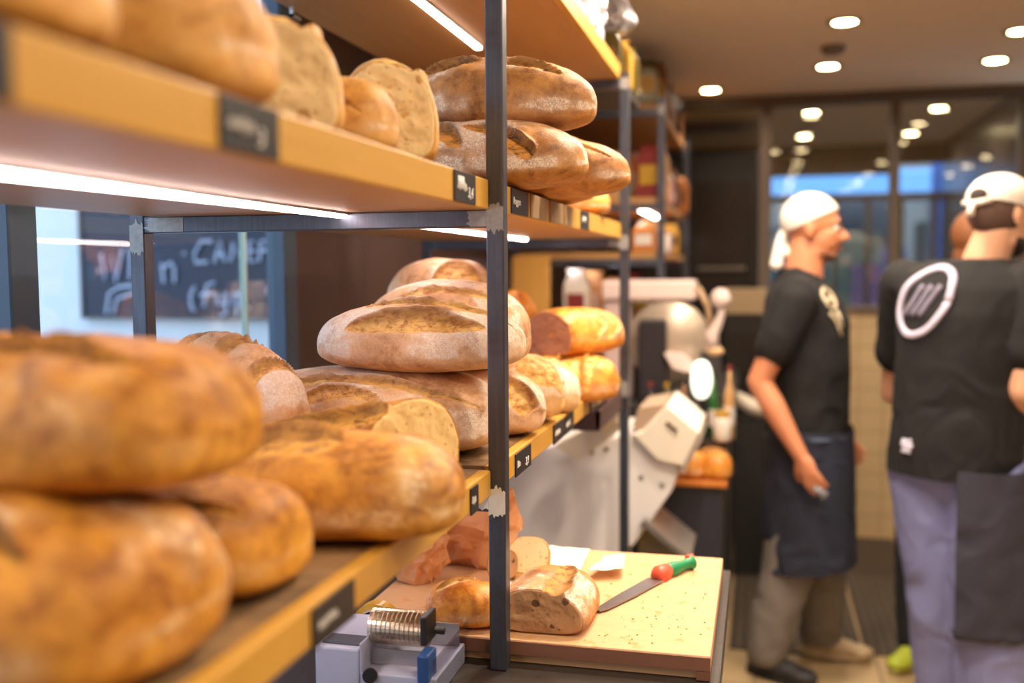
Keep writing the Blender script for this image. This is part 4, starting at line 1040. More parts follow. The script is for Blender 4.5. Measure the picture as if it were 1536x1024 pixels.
# little things in front of the stand, on the navy cabinet's raised rear ledge
LEDY = 3.86
lg = thing('goods_ledge', (-.3, LEDY, c1.z), 'narrow dark ledge above the orange loaves with jars and a glowing oval', 'ledge')
zl_ = P(1080, 660, LEDY).z
fin('ledge_plate', B(P(945, 0, LEDY).x, P(1100, 0, LEDY).x, LEDY-.03, LEDY+.054, zl_-.015, zl_), plain('dark_board', (58, 50, 46), .6), lg)
def at(px): return P(px, 600, LEDY).x
hz = lambda y: P(1060, y, LEDY).z-zl_
lp = thing('glow_oval', (at(1052), LEDY, zl_), 'small glowing white oval below the food slicer', 'lamp')
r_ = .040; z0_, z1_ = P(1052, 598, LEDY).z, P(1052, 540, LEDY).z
fin('oval_body', lathe(bmesh.new(), [(.002, z0_)] + [(r_*math.sin(PI*k/12)**.8, z0_+(z1_-z0_)*(1-math.cos(PI*k/12))/2) for k in range(1, 12)] + [(.002, z1_)], (at(1052), LEDY, 0), 24), emis('oval_glow', (255, 250, 226), 1.6), lp, smooth=True)  # white oval given its own glow
fin('oval_foot', lathe(bmesh.new(), [(.03, zl_), (.03, zl_+.008), (.006, zl_+.012), (.006, z0_+.004), (.001, z0_+.004)], (at(1052), LEDY, 0), 16), gm_('dark'), lp)
jar(at(1084), LEDY-.02, zl_, hz(615), .034, 'white', 'yellow', 'white jar with a yellow lid beside the man in the bandana', 'jars on the dark ledge')
bottle(at(1070), LEDY+.028, zl_, hz(560), .020, 'green', 'dark', 'dark green bottle behind the glowing oval', 'bottles on the dark ledge')
bottle(at(1094), LEDY+.022, zl_, hz(548), .022, 'tan', 'red', 'tan bottle right of the glowing oval', 'bottles on the dark ledge')
bottle(at(1000), LEDY, zl_, hz(575), .026, 'olive', 'yellow', 'olive bottle behind the white slicer lid', 'bottles on the dark ledge')
bottle(at(975), LEDY, zl_, hz(575), .026, 'dark', 'red', 'dark bottle nearest the far steel post', 'bottles on the dark ledge')
bottle(at(1025), LEDY, zl_, hz(570), .026, 'brown', 'dark', 'brown bottle left of the glowing oval', 'bottles on the dark ledge')
# white basin leaning behind the man
PB = P(1125, 622, 4.9)
wb = thing('basin_stand', (PB.x, 4.95, 0), 'dark stand holding a white basin behind the bandana man', 'stand')
fin('stand_body', B(PB.x-.07, PB.x+.07, 4.9, 5.1, 0, PB.z-.03), plain('dark_body', (40, 37, 36), .6), wb)
Mt = Matrix.Rotation(math.radians(28), 4, 'Y')
tag(fin('basin', lathe(bmesh.new(), [(.001, -.03), (.07, -.025), (.10, .03), (.094, .03), (.066, -.017), (.001, -.022)], (PB.x, 4.97, PB.z+.03), 28, M=Mt), plain('basin_white', (226, 210, 190), .4), smooth=True), 'tilted white oval basin beside the elbow of the bandana man', 'basin')

# ------------------------------------------------------------------ mats, partition, far room
YP = 5.81
m1 = [PZ(1095, 978, 0), PZ(1318, 978, 0)]
rib = ribmat('rib_mat_brown', (46, 36, 28), (82, 66, 50), 170, 0)
tag(fin('floor_mat', B(-.10, .405, 3.93, 5.76, 0, .010), rib, bevel=.003), 'dark ribbed floor mat under the man in the bandana', 'mat', 'dark ribbed floor mats')
tag(fin('floor_mat', B(0.420, .73, 3.99, 5.74, 0, .010), rib, bevel=.003), 'dark ribbed floor mat to the right, toward the man in the cap', 'mat', 'dark ribbed floor mats')
zw = P(1300, 468, YP).z
WTILE = tiles('wall_tile_beige', (214, 188, 146), (184, 158, 120), .135, .118, 'XZ', .3)
xl_ = P(1090, 500, YP).x
struct('wall_partition', B(xl_, 2.8, YP, YP+.08, 0, zw), WTILE)
PF = plain('partition_frame', (98, 84, 74), .5, var=.05)
fr = bmesh.new()
for a_, b_ in ((1139, 1157), (1335, 1349), (1528, 1545)): box(fr, P(a_, 300, YP).x, P(b_, 300, YP).x, YP, YP+.08, zw, 2.46)
box(fr, -1.24, 2.8, YP-.01, YP+.09, P(1250, 154, YP).z, 2.46); box(fr, xl_, 2.8, YP-.02, YP+.1, zw, zw+.03)
struct('trim_partition', fr, PF)
g0, g1, g2 = P(1157, 300, YP).x, P(1335, 300, YP).x, P(1349, 300, YP).x; g3 = P(1528, 300, YP).x; gt = P(1250, 154, YP).z
for nm, a_, b_ in (('window_3', g0, g1), ('window_4', g2, g3)):
    struct(nm, B(a_, b_, YP+.03, YP+.036, zw+.03, gt), GL)
dk = thing('dark_oven', (-.2, 7.0, 0), 'tall dark oven seen through the opening left of the partition post', 'oven')
oy = 6.6; ox0, ox1 = P(1030, 300, oy).x-.3, P(1139, 300, oy).x; oz = P(1080, 226, oy).z
fin('body', B(ox0, ox1, oy, oy+.7, 0, oz), plain('oven_black', (36, 32, 30), .4), dk, bevel=.01)
fin('door', B(ox0+.35, ox1-.05, oy-.02, oy, .9, oz-.2), plain('oven_door', (58, 52, 48), .25, metal=.4), dk)
fin('handle', tube(bmesh.new(), [(ox0+.38, oy-.05, 1.5), (ox1-.08, oy-.05, 1.5)], .012), plain('oven_handle', (150, 140, 130), .3, metal=.6), dk)
ec = thing('kitchen_unit', (0, 5.4, 0), 'dark kitchen unit behind the bandana man with pale strip on top', 'cabinet')
eu0, eu1 = P(1088, 500, 5.45).x, P(1150, 500, 5.45).x
fin('body', B(eu0, eu1, 5.45, 5.78, .45, P(1100, 470, 5.45).z), plain('oven_black', (36, 32, 30), .4), ec)
fin('top_strip', B(eu0, eu1, 5.44, 5.78, P(1100, 470, 5.45).z, P(1100, 434, 5.45).z), plain('strip_tan', (170, 146, 112), .5), ec)
fin('drawer', B(eu0+.02, eu1-.02, 5.44, 5.45, P(1100, 560, 5.45).z, P(1100, 500, 5.45).z), plain('oven_door', (58, 52, 48), .25), ec)
fin('leg', B(eu0, eu0+.04, 5.45, 5.78, 0, .45), plain('oven_black', (36, 32, 30), .4), ec)
fin('leg', B(eu1-.04, eu1, 5.45, 5.78, 0, .45), plain('oven_black', (36, 32, 30), .4), ec)
# facade at the far end
YF = 8.3
z262, z291, z300 = P(1250, 262, YF).z, P(1250, 291, YF).z, P(1250, 302, YF).z
za, zb_ = P(1400, 243, YF).z, P(1400, 292, YF).z
fx = [P(a_, 300, YF).x for a_ in (1140, 1157, 1336, 1349, 1456)]
DKW = plain('far_wall_dark', (58, 50, 44), .6)
fb = bmesh.new()
box(fb, -1.24, fx[2], YF, YF+.12, z262, 2.46); box(fb, fx[2], fx[4], YF, YF+.12, za, 2.46); box(fb, fx[4], 2.9, YF, YF+.12, 0, 2.46)
box(fb, -1.24, fx[1], YF, YF+.12, 0, z262)
struct('wall_far', fb, DKW)
ff = bmesh.new(); box(ff, fx[1], fx[4], YF, YF+.10, z300, z291)
for i in range(5):
    x = fx[1]+(fx[4]-fx[1])*(i+1)/6; box(ff, x-.02, x+.02, YF+.02, YF+.08, 0, z300)
box(ff, fx[2], fx[3], YF, YF+.1, 0, za); box(ff, fx[1], fx[4], YF, YF+.1, 0, .35)
struct('trim_far_window', ff, plain('far_frame', (76, 66, 58), .6))
struct('window_5', B(fx[1], fx[4], YF+.05, YF+.056, .35, z262), GL)
struct('wall_far_right', B(P(1440, 300, 6.2).x+.25, P(1440, 300, 6.2).x+.33, YP+.1, YF, 0, 2.46), plain('dark_glazed_wall', (62, 54, 48), .25))
# street beyond
struct('ground_street', B(-8, 14, 8.42, 26, -.1, -.02), plain('asphalt', (96, 96, 96), .9))
def bg(name, x0, x1, y0, y1, z0, z1, c, label, cat, rough=.6):
    t = thing(name, ((x0+x1)/2, (y0+y1)/2, z0), label, cat)
    fin('volume', B(x0, x1, y0, y1, z0, z1), plain('painted_%d_%d_%d' % c, c, rough, scale=2), t, bevel=.02); return t
YS = 11.0
SX = lambda px: P(px, 300, YS).x
SZ = lambda py: P(1250, py, YS).z
aw = thing('awning', (SX(1250), YS, 0), 'long blue shop awning across the street behind the glass', 'awning')
fin('canopy', prism(bmesh.new(), [(YS, SZ(296)), (YS+1.2, SZ(240)), (YS+1.2, SZ(252)), (YS+.02, SZ(304))], 'X', SX(1130), SX(1480)), plain('awning_blue', (120, 176, 216), .7), aw)
for a_ in (1140, 1338, 1470): fin('post', B(SX(a_), SX(a_)+.08, YS+.1, YS+.18, -.02, SZ(300)), plain('awning_post', (80, 78, 76), .6), aw)
bn = thing('banner', (SX(1402), 10.2, 0), 'narrow deep blue banner hanging in the street', 'banner')
fin('cloth', B(P(1397, 300, 10.2).x, P(1414, 300, 10.2).x, 10.2, 10.23, P(1400, 388, 10.2).z, P(1400, 236, 10.2).z), plain('banner_blue', (40, 92, 160), .6), bn)
fin('pole', tube(bmesh.new(), [(P(1405, 300, 10.27).x, 10.27, -.02), (P(1405, 300, 10.27).x, 10.27, P(1400, 240, 10.2).z)], .03), plain('awning_post', (80, 78, 76), .6), bn)
bld = thing('building', (3, 18, 0), 'pale building across the street seen through the far glass', 'building')
fin('facade', B(-6, 12, 17, 19, -.02, 7), plain('facade_beige', (150, 146, 138), .8, scale=.6), bld)
for i in range(9):
    fin('shop_window', B(-5+i*1.9, -3.7+i*1.9, 16.95, 17.0, .5, 2.6), plain('shop_glass', (44, 58, 66), .15), bld)
for qi, (nm, px_, w_, z1p, c, lab, cat) in enumerate((('parasol_stand', 1180, .5, 340, (70, 110, 116), 'teal blurred stall beyond the far glass on the left', 'stall'), ('flower_stand', 1295, .35, 350, (120, 134, 112), 'pale green blurred stall beyond the glass', 'stall'), ('parked_van', 1320, .55, 372, (70, 88, 128), 'blue blurred stall in the street beside the partition post', 'stall'), ('poster_stand', 1310, .16, 395, (110, 70, 104), 'small purple poster stand in the street', 'stand'), ('planter', 1365, .3, 400, (60, 92, 140), 'bluish planter box in the street', 'planter'), ('kiosk', 1440, .5, 330, (60, 62, 58), 'dark kiosk in the street behind the men', 'kiosk'))):
    y_ = (12.6, 12.2, 13.4, 11.6, 14.2, 15.0)[qi]
    x_ = P(px_, 300, y_).x
    bg(nm.replace('parked_van', 'market_stall').replace('parasol_stand', 'market_stall'), x_-w_, x_+w_*.6, y_, y_+.6, -.02, P(px_, z1p, y_).z, c, lab, cat)
# right hand dark trolley with loaf
RX = P(1511, 800, 3.9).x
RX += .03
rt = thing('oven_trolley', (RX+.35, 4.2, 0), 'dark trolley at the right edge of the photo with a brown loaf on it', 'trolley')
tz = P(1520, 722, 3.9).z
fin('top_plate', B(RX, RX+.8, 3.9, 4.6, tz-.03, tz), plain('trolley_black', (34, 30, 30), .5), rt)
fin('middle_plate', B(RX, RX+.8, 3.9, 4.6, P(1520, 905, 3.9).z-.02, P(1520, 905, 3.9).z), plain('trolley_black', (34, 30, 30), .5), rt)
fin('back_panel', B(RX, RX+.8, 4.57, 4.6, 0, tz-.03), plain('trolley_black', (34, 30, 30), .5), rt)
for x in (RX, RX+.77):
    for y in (3.9, 4.54): fin('leg', B(x, x+.03, y, y+.03, 0, tz-.03), plain('trolley_black', (34, 30, 30), .5), rt)
loaf('round_loaf', 'brown round loaf on the dark trolley at the right edge', C_RYE, (RX+.14, 4.05, P(1520, 905, 3.9).z), (.2, .18, .13), seed=120, floury=.1, res=.5)
bg('storage_box', P(1522, 600, 4.9).x, P(1522, 600, 4.9).x+.5, 4.7, 5.2, 0, P(1525, 600, 4.9).z, (178, 164, 148), 'pale storage unit behind the man in the white cap', 'storage box')
# ------------------------------------------------------------------ people
SKIN = plain('skin_warm', (200, 130, 94), .5, var=.06)
SKIN2 = plain('skin_fair', (220, 166, 134), .5, var=.06)
TEE = plain('black_cotton', (20, 18, 21), .85, var=.2)
CAPW = plain('white_cotton', (236, 226, 216), .8, var=.03)
HAIR = plain('dark_hair', (46, 34, 30), .7, var=.3, scale=120)
NAVY = plain('navy_apron', (36, 40, 58), .85, var=.15)
GREYT = plain('grey_trousers', (122, 116, 112), .85, var=.1)
PERI = plain('blue_grey_trousers', (132, 138, 190), .85, var=.1)
def V3(*a): return Vector(a)
def rotz(a): return Matrix.Rotation(a, 3, 'Z')
def hand(b, wrist, d, palm_n, thumb_side, curl=.5, s=1.):
    "wrist point, direction of the hand, palm normal, side the thumb is on"
    d = d.normalized(); n = palm_n.normalized(); sd = d.cross(n).normalized()*thumb_side
    M = Matrix((sd, d, n)).transposed()
    b.e(wrist+d*.045*s, (.040*s, .052*s, .016*s), M=M)
    b.cap(wrist, wrist+d*.03*s, .024*s, .022*s)
    for i, (o, L) in enumerate(((.030, .072), (.010, .082), (-.010, .076), (-.030, .060))):
        p = wrist + d*.085*s + sd*o*s; q = p; dd = d.copy()
        dd = (d + sd*o*1.5).normalized()
        for k, f in enumerate((.45, .32, .23)):
            a = curl*(.35+.45*k)
            dv = (dd*math.cos(a)+n*math.sin(a)).normalized(); r = q+dv*L*f*s
            b.cap(q, r, (.0092-.0008*k)*s, (.0086-.0010*k)*s); q = r
    p = wrist + d*.028*s + sd*.026*s
    q = p+(sd*.75+d*.65+n*.35).normalized()*.038*s; r = q+(sd*.25+d*.9+n*.4).normalized()*.030*s
    b.cap(p, q, .013*s, .0105*s); b.cap(q, r, .0105*s, .009*s)
def head(b, c, f, up=None, s=1., chin=1.):
    "c centre of skull; f facing direction"
    f = f.normalized(); up = (up or V3(0, 0, 1)).normalized(); sd = up.cross(f).normalized(); up = f.cross(sd).normalized()
    M = Matrix((f, sd, up)).transposed()
    T = lambda x, y, z: c + (f*x+sd*y+up*z)*s
    S = lambda *r: tuple(v*s for v in r)
    b.e(T(-.012, 0, .028), S(.098, .076, .088), M=M)           # cranium
    b.e(T(.030, 0, -.035), S(.066, .062, .072), M=M)           # face
    b.e(T(.052, 0, -.092), S(.034, .036, .024), M=M)           # chin
    b.e(T(.012, 0, -.078), S(.066, .057, .040), M=M)           # jaw
    b.cap(T(.084, 0, .006), T(.110, 0, -.030), .0095*s, .014*s)  # nose
    b.e(T(.100, .010, -.034), S(.010, .009, .008), M=M); b.e(T(.100, -.010, -.034), S(.010, .009, .008), M=M)
    b.e(T(.078, 0, .020), S(.018, .050, .011), M=M)            # brow ridge
    b.e(T(.082, 0, -.064), S(.013, .026, .008), M=M)           # lips
    b.e(T(.080, 0, -.074), S(.012, .022, .007), M=M)
    for k in (1, -1):
        b.e(T(.050, .040*k, -.022), S(.030, .020, .024), M=M)  # cheek
        b.e(T(-.008, .078*k, -.012), S(.018, .008, .030), M=M) # ear
        b.e(T(-.016, .083*k, -.004), S(.012, .006, .022), M=M)
    return T, M
def faceparts(T, M, parent, s=1., browmat=HAIR, stubble=True, moustache=False):
    for k in (1, -1):
        ey = fin('eye', ell(bmesh.new(), T(.0765, .031*k, .002), (.0115*s,)*3, seg=14, rg=10), plain('eye_white', (226, 216, 206), .2), parent, smooth=True)
        fin('iris', ell(bmesh.new(), T(.0862, .031*k, .002), (.004*s, .005*s, .005*s), seg=10, rg=8), plain('iris_brown', (52, 32, 22), .2), ey, smooth=True)
        fin('eyebrow', tube(bmesh.new(), [T(.094, .014*k, .020), T(.092, .032*k, .026), T(.080, .050*k, .021)], [.004*s, .0048*s, .003*s], 8), browmat, parent, smooth=True)
    fin('lips', tube(bmesh.new(), [T(.084, .024, -.069), T(.095, .008, -.067), T(.095, -.008, -.067), T(.084, -.024, -.069)], [.003*s, .0052*s, .0052*s, .003*s], 8), plain('lip_rose', (168, 92, 78), .5), parent, smooth=True)
    if moustache:
        fin('moustache', tube(bmesh.new(), [T(.080, .030, -.058), T(.096, .010, -.052), T(.096, -.010, -.052), T(.080, -.030, -.058)], [.004*s, .007*s, .007*s, .004*s], 8), browmat, parent, smooth=True)
def leg_(b, hip, knee, ankle, r=(.095, .062, .045)):
    b.cap(hip, knee, r[0], r[1]); b.cap(knee, knee.lerp(ankle, .35), r[1], r[1]*.98); b.cap(knee.lerp(ankle, .35), ankle, r[1]*.95, r[2])
def shoe(name, ankle, f, mat, sole, parent, L=.27):
    f = V3(f.x, f.y, 0).normalized(); a = math.atan2(f.y, f.x); b = Blob(); o = V3(ankle.x, ankle.y, 0)
    M = rotz(a)
    b.e(o+f*-.02+V3(0, 0, .060), (.055, .042, .055), M=M); b.e(o+f*.06+V3(0, 0, .042), (.085, .043, .038), M=M); b.e(o+f*.135+V3(0, 0, .034), (.062, .046, .030), M=M)
    b.cap(o+V3(0, 0, .09), o+V3(0, 0, .11), .045, .044)
    u = b.build(name, mat, parent, .008, 4, clip=[(V3(0, 0, .012), V3(0, 0, -1)), (V3(0, 0, .115), V3(0, 0, 1))])
    bm = bmesh.new(); pts = []
    for k in range(28):
        t = 2*PI*k/28; x = .055+.135*math.cos(t); y = .044*math.sin(t)*(1+.12*math.cos(t)); q = o+M @ V3(x, y, 0); pts.append((q.x, q.y))
    prism(bm, pts, 'Z', .0005 if o.y < 3.93 or o.y > 5.76 else .0105, .024); fin('sole', bm, sole, u)
    return u

# ---- man in the white bandana, side view facing right
m = thing('person', (.17, 3.74, 0), 'person in profile in a white bandana, black t-shirt, navy apron and grey trousers, arm hanging', 'person')
yaw = math.radians(6); fwd = V3(math.cos(yaw-.22), math.sin(yaw-.22), 0); rt_ = V3(fwd.y, -fwd.x, 0)   # rt_ = his right, toward the camera
Y_ = 3.74
hc = P(1221, 343, Y_)
ff_ = V3(math.cos(-.12), math.sin(-.12), -.03)
b = Blob(); T, M = head(b, hc, ff_, s=1.0)
nb = P(1203, 425, Y_); chest = P(1208, 480, Y_); waist = P(1212, 590, Y_); hip = P(1210, 660, Y_)
b.cap(hc+V3(-.022, 0, -.06), nb+V3(0, 0, -.01), .062, .074)
aw_ = math.atan2(fwd.y, fwd.x)
b.e(chest, (.115, .155, .15), aw_); b.e(chest+V3(0, 0, .085)-fwd*.01, (.085, .180, .06), aw_); b.e(waist, (.105, .145, .15), aw_); b.e(hip, (.115, .155, .12), aw_)
shR = chest+rt_*.175+V3(0, 0, .085)-fwd*.015; shL = chest-rt_*.175+V3(0, 0, .085)
elR = P(1139, 572, 3.56); wrR = P(1200, 682, 3.50)
b.chain([shR, elR, elR.lerp(wrR, .35), wrR], [.058, .042, .043, .027])
hand(b, wrR, P(1219, 722, 3.47)-wrR, V3(.5, .75, -.1), -1, .75, .95)
elL = shL+V3(.0, .05, -.30); wrL = elL+fwd*.10+V3(0, -.05, -.22)
b.chain([shL, elL, wrL], [.055, .042, .028]); hand(b, wrL, fwd*.7+V3(0, 0, -.6), V3(0, -1, -.3), 1, .6, .9)
hR, hL = hip+rt_*.085+V3(0, 0, -.03), hip-rt_*.085+V3(0, 0, -.03)
fR, fL = PZ(1158, 1012, 0), PZ(1246, 982, 0)
kR, kL = P(1182, 855, 3.68), P(1232, 850, 3.86)
aR, aL = V3(fR.x-.02, 3.70, .09), V3(fL.x-.04, fL.y-.02, .09)
leg_(b, hR, kR, aR); leg_(b, hL, kL, aL)
body = b.build('body', SKIN, m, .0062, 3)
faceparts(T, M, m, moustache=True)
# stubble shadow of short beard: hair
bb_ = Blob(); bb_.e(T(.053, 0, -.094), (.036, .038, .022), M=M); bb_.e(T(.020, 0, -.088), (.055, .054, .022), M=M)
bb_.build('short_beard', plain('stubble', (112, 74, 58), .8, var=.2, scale=100), m, .005, 3)
# bandana
bb_ = Blob(); bb_.e(T(-.016, 0, .034), (.107, .084, .096), M=M)
cap_ = bb_.build('bandana', CAPW, m, .005, 3, clip=[(T(.0, 0, .030), (Matrix(M) @ V3(.46, 0, -.9)))])
bb_ = Blob(); bb_.cap(T(-.105, -.01, -.020), T(-.118, -.03, -.055), .018, .014).cap(T(-.118, -.03, -.055), T(-.120, -.05, -.130), .014, .024).cap(T(-.108, .0, -.03), T(-.09, -.02, -.09), .012, .015)
bb_.build('bandana_tail', CAPW, m, .005, 2)
# t-shirt
b = Blob()
def secs(c, w, h, a, T_, dz=0):
    o = [];
    for z_, base, rx, ry in T_: o.append((V3(base.x, base.y, z_), rx, ry, a))
    return o
b.loft(secs(0, 0, 0, aw_, [(hip.z-.03, hip, .146, .178), (hip.z+.06, hip, .146, .176), (waist.z-.02, waist, .142, .170), (waist.z+.10, waist.lerp(chest, .4), .146, .176), (chest.z, chest, .148, .186), (chest.z+.07, chest-fwd*.008, .130, .190), (chest.z+.120, chest-fwd*.02, .104, .160), (chest.z+.155, chest-fwd*.02, .082, .105), (chest.z+.19, chest-fwd*.015, .070, .080)]))
b.e(chest+V3(0, 0, .085)-fwd*.01, (.100, .198, .066), aw_)
b.cap(shR, shR.lerp(elR, .58), .076, .070); b.cap(shL, shL.lerp(elL, .58), .072, .068)
b.build('t_shirt', TEE, m, .008, 5, wr=(.006, (6, 6, 4), 4), clip=[(P(1210, 652, Y_), V3(0, 0, -1)), (nb+V3(0, 0, .050), V3(.45, 0, 1))])
# apron
b = Blob(); at_ = hip+V3(0, 0, .03)
b.loft([(V3(hip.x+.012*k/5+.003, hip.y, P(1210, 620+k*42, Y_).z), .152+.002*k, .184+.002*k, aw_) for k in range(7)])
b.build('waist_apron', NAVY, m, .009, 5, wr=(.008, (5, 5, 1.5), 8), clip=[(P(1210, 842, Y_), V3(.12, 0, -1)), (P(1210, 638, Y_), V3(0, 0, 1))])
tie = tube(bmesh.new(), [at_-fwd*.140+rt_*.09, at_-fwd*.06+rt_*.182, at_+fwd*.06+rt_*.184, at_+fwd*.13+rt_*.12], .009, 8)
fin('apron_tie', tie, plain('apron_tie_blue', (70, 82, 104), .8), m, smooth=True)
# trousers
b = Blob()
for h_, k_, a_ in ((hR, kR, aR), (hL, kL, aL)): b.chain([h_, k_, k_.lerp(a_, .4), V3(a_.x, a_.y, .10)], [.098, .088, .085, .074])
b.e(hip, (.130, .168, .12), aw_)
b.build('trousers', GREYT, m, .010, 5, wr=(.009, (5, 5, 3), 15), clip=[(V3(0, 0, hip.z+.02), V3(0, 0, 1)), (V3(0, 0, .055), V3(0, 0, -1))])
shoe('shoe', aR, V3(.9, -.42, 0), plain('shoe_dark', (44, 42, 44), .6), plain('sole_dark', (30, 30, 30), .7), m)
shoe('shoe', aL, V3(1, -.1, 0), plain('shoe_beige', (190, 166, 132), .6), plain('sole_beige', (206, 184, 150), .7), m)
# shirt print on the chest
def decal(name, target, pts2, org, u, v, n, mat, parent, w, off=.003):
    dg = bpy.context.evaluated_depsgraph_get(); bv = BVHTree.FromObject(target, dg)
    MWt = target.matrix_parent_inverse if False else None
    bm = bmesh.new()
    for line in pts2:
        out = []
        for a_, c_ in line:
            p_ = org+u*a_+v*c_+n*.4
            h_ = bv.ray_cast(p_, -n)
            if h_[0] is not None: out.append(h_[0]+n*off)
        if len(out) > 2: tube(bm, out, w, 6)
    return fin(name, bm, mat, parent, smooth=True)
tee = [o for o in m.children if o.name.startswith('t_shirt')][0]
nrm = (fwd*.75+rt_*.65).normalized(); uu = V3(-nrm.y, nrm.x, 0); co_ = P(1258, 452, 3.62)
co_ = V3(chest.x, chest.y, 0)+nrm*.1; co_.z = P(1258, 452, 3.6).z
L1 = [[(-.03+.030*math.cos(t*.4), .01+.035*math.sin(t*.4)) for t in range(17)], [(-.05, -.04), (-.03, -.06), (-.01, -.09), (0, -.12)], [(-.01, -.03), (.0, -.06), (.01, -.09)], [(-.045, .0), (-.03, .015), (-.02, .0)]]
decal('chest_print', tee, L1, co_, uu, V3(0, 0, 1), nrm, plain('print_sand', (206, 190, 160), .8), m, .006)
# glassy thing in the hand
hp = P(1232, 738, 3.475)
gt_ = thing('plastic_cup', (hp.x, hp.y, hp.z), 'small clear glossy plastic cup held in the hanging hand of the bandana man', 'cup')
Mh = Matrix.Translation(hp) @ Matrix.Rotation(math.radians(130), 4, 'Y')
fin('cup_body', lathe(bmesh.new(), [(.012, -.03), (.016, .02), (.0145, .02), (.011, -.028), (.001, -.028), (.001, -.03)], (0, 0, 0), 20, M=Mh), plain('cup_clear', (150, 152, 162), .1, var=.2), gt_, smooth=True)

# ---- man in the white cap, back to the camera
Y2_ = 3.38
m2 = thing('person', (.66, Y2_, 0), 'person seen from behind, white backwards cap, black t-shirt with round logo, blue grey trousers', 'person')
fw = V3(.50, .866, 0); r2_ = V3(.866, -.50, 0); a2 = math.atan2(fw.y, fw.x)
hc = P(1503, 322, Y2_)
b = Blob(); fh = V3(.85, .52, -.12); T, M = head(b, hc, fh, s=1.02)
nb = P(1478, 392, Y2_); chest = P(1450, 470, Y2_); waist = P(1440, 590, Y2_); hip = P(1432, 690, Y2_)
b.cap(hc+V3(-.02, -.01, -.055), nb, .060, .068)
b.e(chest, (.125, .185, .16), a2); b.e(chest+V3(0, 0, .095), (.095, .20, .065), a2); b.e(waist, (.12, .165, .17), a2); b.e(hip, (.125, .165, .13), a2)
shR = chest+r2_*.195+V3(0, 0, .09); shL = chest-r2_*.195+V3(0, 0, .09)
elR = P(1532, 585, 3.24); wrR = P(1518, 655, 3.46)
b.chain([shR, elR, elR.lerp(wrR, .35), wrR], [.062, .046, .046, .030]); hand(b, wrR, P(1522, 690, 3.5)-wrR+V3(0, .02, 0), V3(-.9, .1, -.2), 1, .6)
elL = P(1341, 588, 3.66); wrL = elL+V3(.16, .14, .02)
b.chain([shL, elL, elL.lerp(wrL, .3), wrL], [.060, .044, .044, .029]); hand(b, wrL, V3(.8, .5, .1), V3(0, 0, -1), 1, .6)
hR, hL = hip+r2_*.09+V3(0, 0, -.03), hip-r2_*.09+V3(0, 0, -.03)
kL, kR = P(1414, 870, 3.42), P(1478, 870, 3.32)
aL, aR = V3(P(1424, 1000, 3.42).x, 3.44, .09), V3(P(1492, 1000, 3.28).x, 3.28, .09)
leg_(b, hR, kR, aR); leg_(b, hL, kL, aL)
b.build('body', SKIN2, m2, .0062, 3)
faceparts(T, M, m2)
bb_ = Blob(); bb_.e(T(-.022, 0, .012), (.096, .078, .088), M=M)
bb_.build('cropped_hair', plain('cropped_hair', (96, 72, 62), .8, var=.3, scale=90), m2, .005, 3, clip=[(T(0, 0, .05), M @ V3(0, 0, 1)), (T(-.0, 0, -.052), M @ V3(.75, 0, -.66))])
bb_ = Blob(); bb_.e(T(.052, 0, -.094), (.040, .042, .030), M=M); bb_.e(T(.026, 0, -.078), (.058, .060, .040), M=M)
bb_.build('beard', HAIR, m2, .005, 3)
bb_ = Blob(); bb_.e(T(-.012, 0, .040), (.110, .090, .086), M=M)
cap2 = bb_.build('cap', CAPW, m2, .005, 3, clip=[(T(.0, 0, .022), M @ V3(-.10, 0, -1))])
# opening with strap at the back of the cap
bmx_ = bmesh.new(); ell(bmx_, T(-.112, -.016, .045), (.014, .034, .020), M=M)
fin('cap_opening', bmx_, plain('cap_opening_dark', (52, 42, 40), .8), m2, smooth=True)
bmx_ = bmesh.new(); tube(bmx_, [T(-.098, -.058, .030), T(-.124, -.03, .018), T(-.128, -.008, .016), T(-.118, .03, .022)], [.009, .010, .010, .009], 10)
tube(bmx_, [T(-.128, -.015, .02), T(-.134, -.018, -.02)], [.009, .013], 8)
fin('cap_strap', bmx_, CAPW, m2, smooth=True)
pk = bmesh.new(); n_ = 12; rr = []
for i in range(n_+1):
    a_ = -1.15+2.3*i/n_
    rr.append([T(.078*math.cos(a_*.8)+.0, .086*math.sin(a_), .028), T(.078+.085*math.cos(a_), .078*math.sin(a_), .020-.006*math.cos(a_)), T(.078+.085*math.cos(a_), .078*math.sin(a_), .017-.006*math.cos(a_)), T(.078*math.cos(a_*.8), .086*math.sin(a_), .025)])
rings(pk, rr); fin('peak', pk, CAPW, m2)
b = Blob()
b.loft(secs(0, 0, 0, a2, [(hip.z-.10, hip, .170, .202), (hip.z+.06, hip, .164, .198), (waist.z-.02, waist, .158, .194), (waist.z+.12, waist.lerp(chest, .45), .160, .198), (chest.z, chest, .160, .208), (chest.z+.08, chest, .142, .212), (chest.z+.125, chest-fw*.01, .108, .18), (chest.z+.165, chest-fw*.01, .084, .11)]))
b.e(chest+V3(0, 0, .095), (.108, .215, .072), a2)
b.cap(shR, shR.lerp(elR, .62), .082, .078); b.cap(shL, shL.lerp(elL, .60), .078, .074)
b.build('t_shirt', TEE, m2, .008, 5, wr=(.007, (6, 6, 4), 24), clip=[(P(1440, 708, Y2_), V3(0, 0, -1)), (nb+V3(0, 0, .028), V3(.2, .3, 1))])
b = Blob()
for h_, k_, a_ in ((hR, kR, aR), (hL, kL, aL)): b.chain([h_, k_, k_.lerp(a_, .4), V3(a_.x, a_.y, .10)], [.116, .106, .104, .096])
b.e(hip, (.140, .178, .14), a2)
b.build('trousers', PERI, m2, .010, 5, wr=(.011, (5, 5, 2.5), 35), clip=[(V3(0, 0, hip.z+.08), V3(0, 0, 1)), (V3(0, 0, .05), V3(0, 0, -1))])
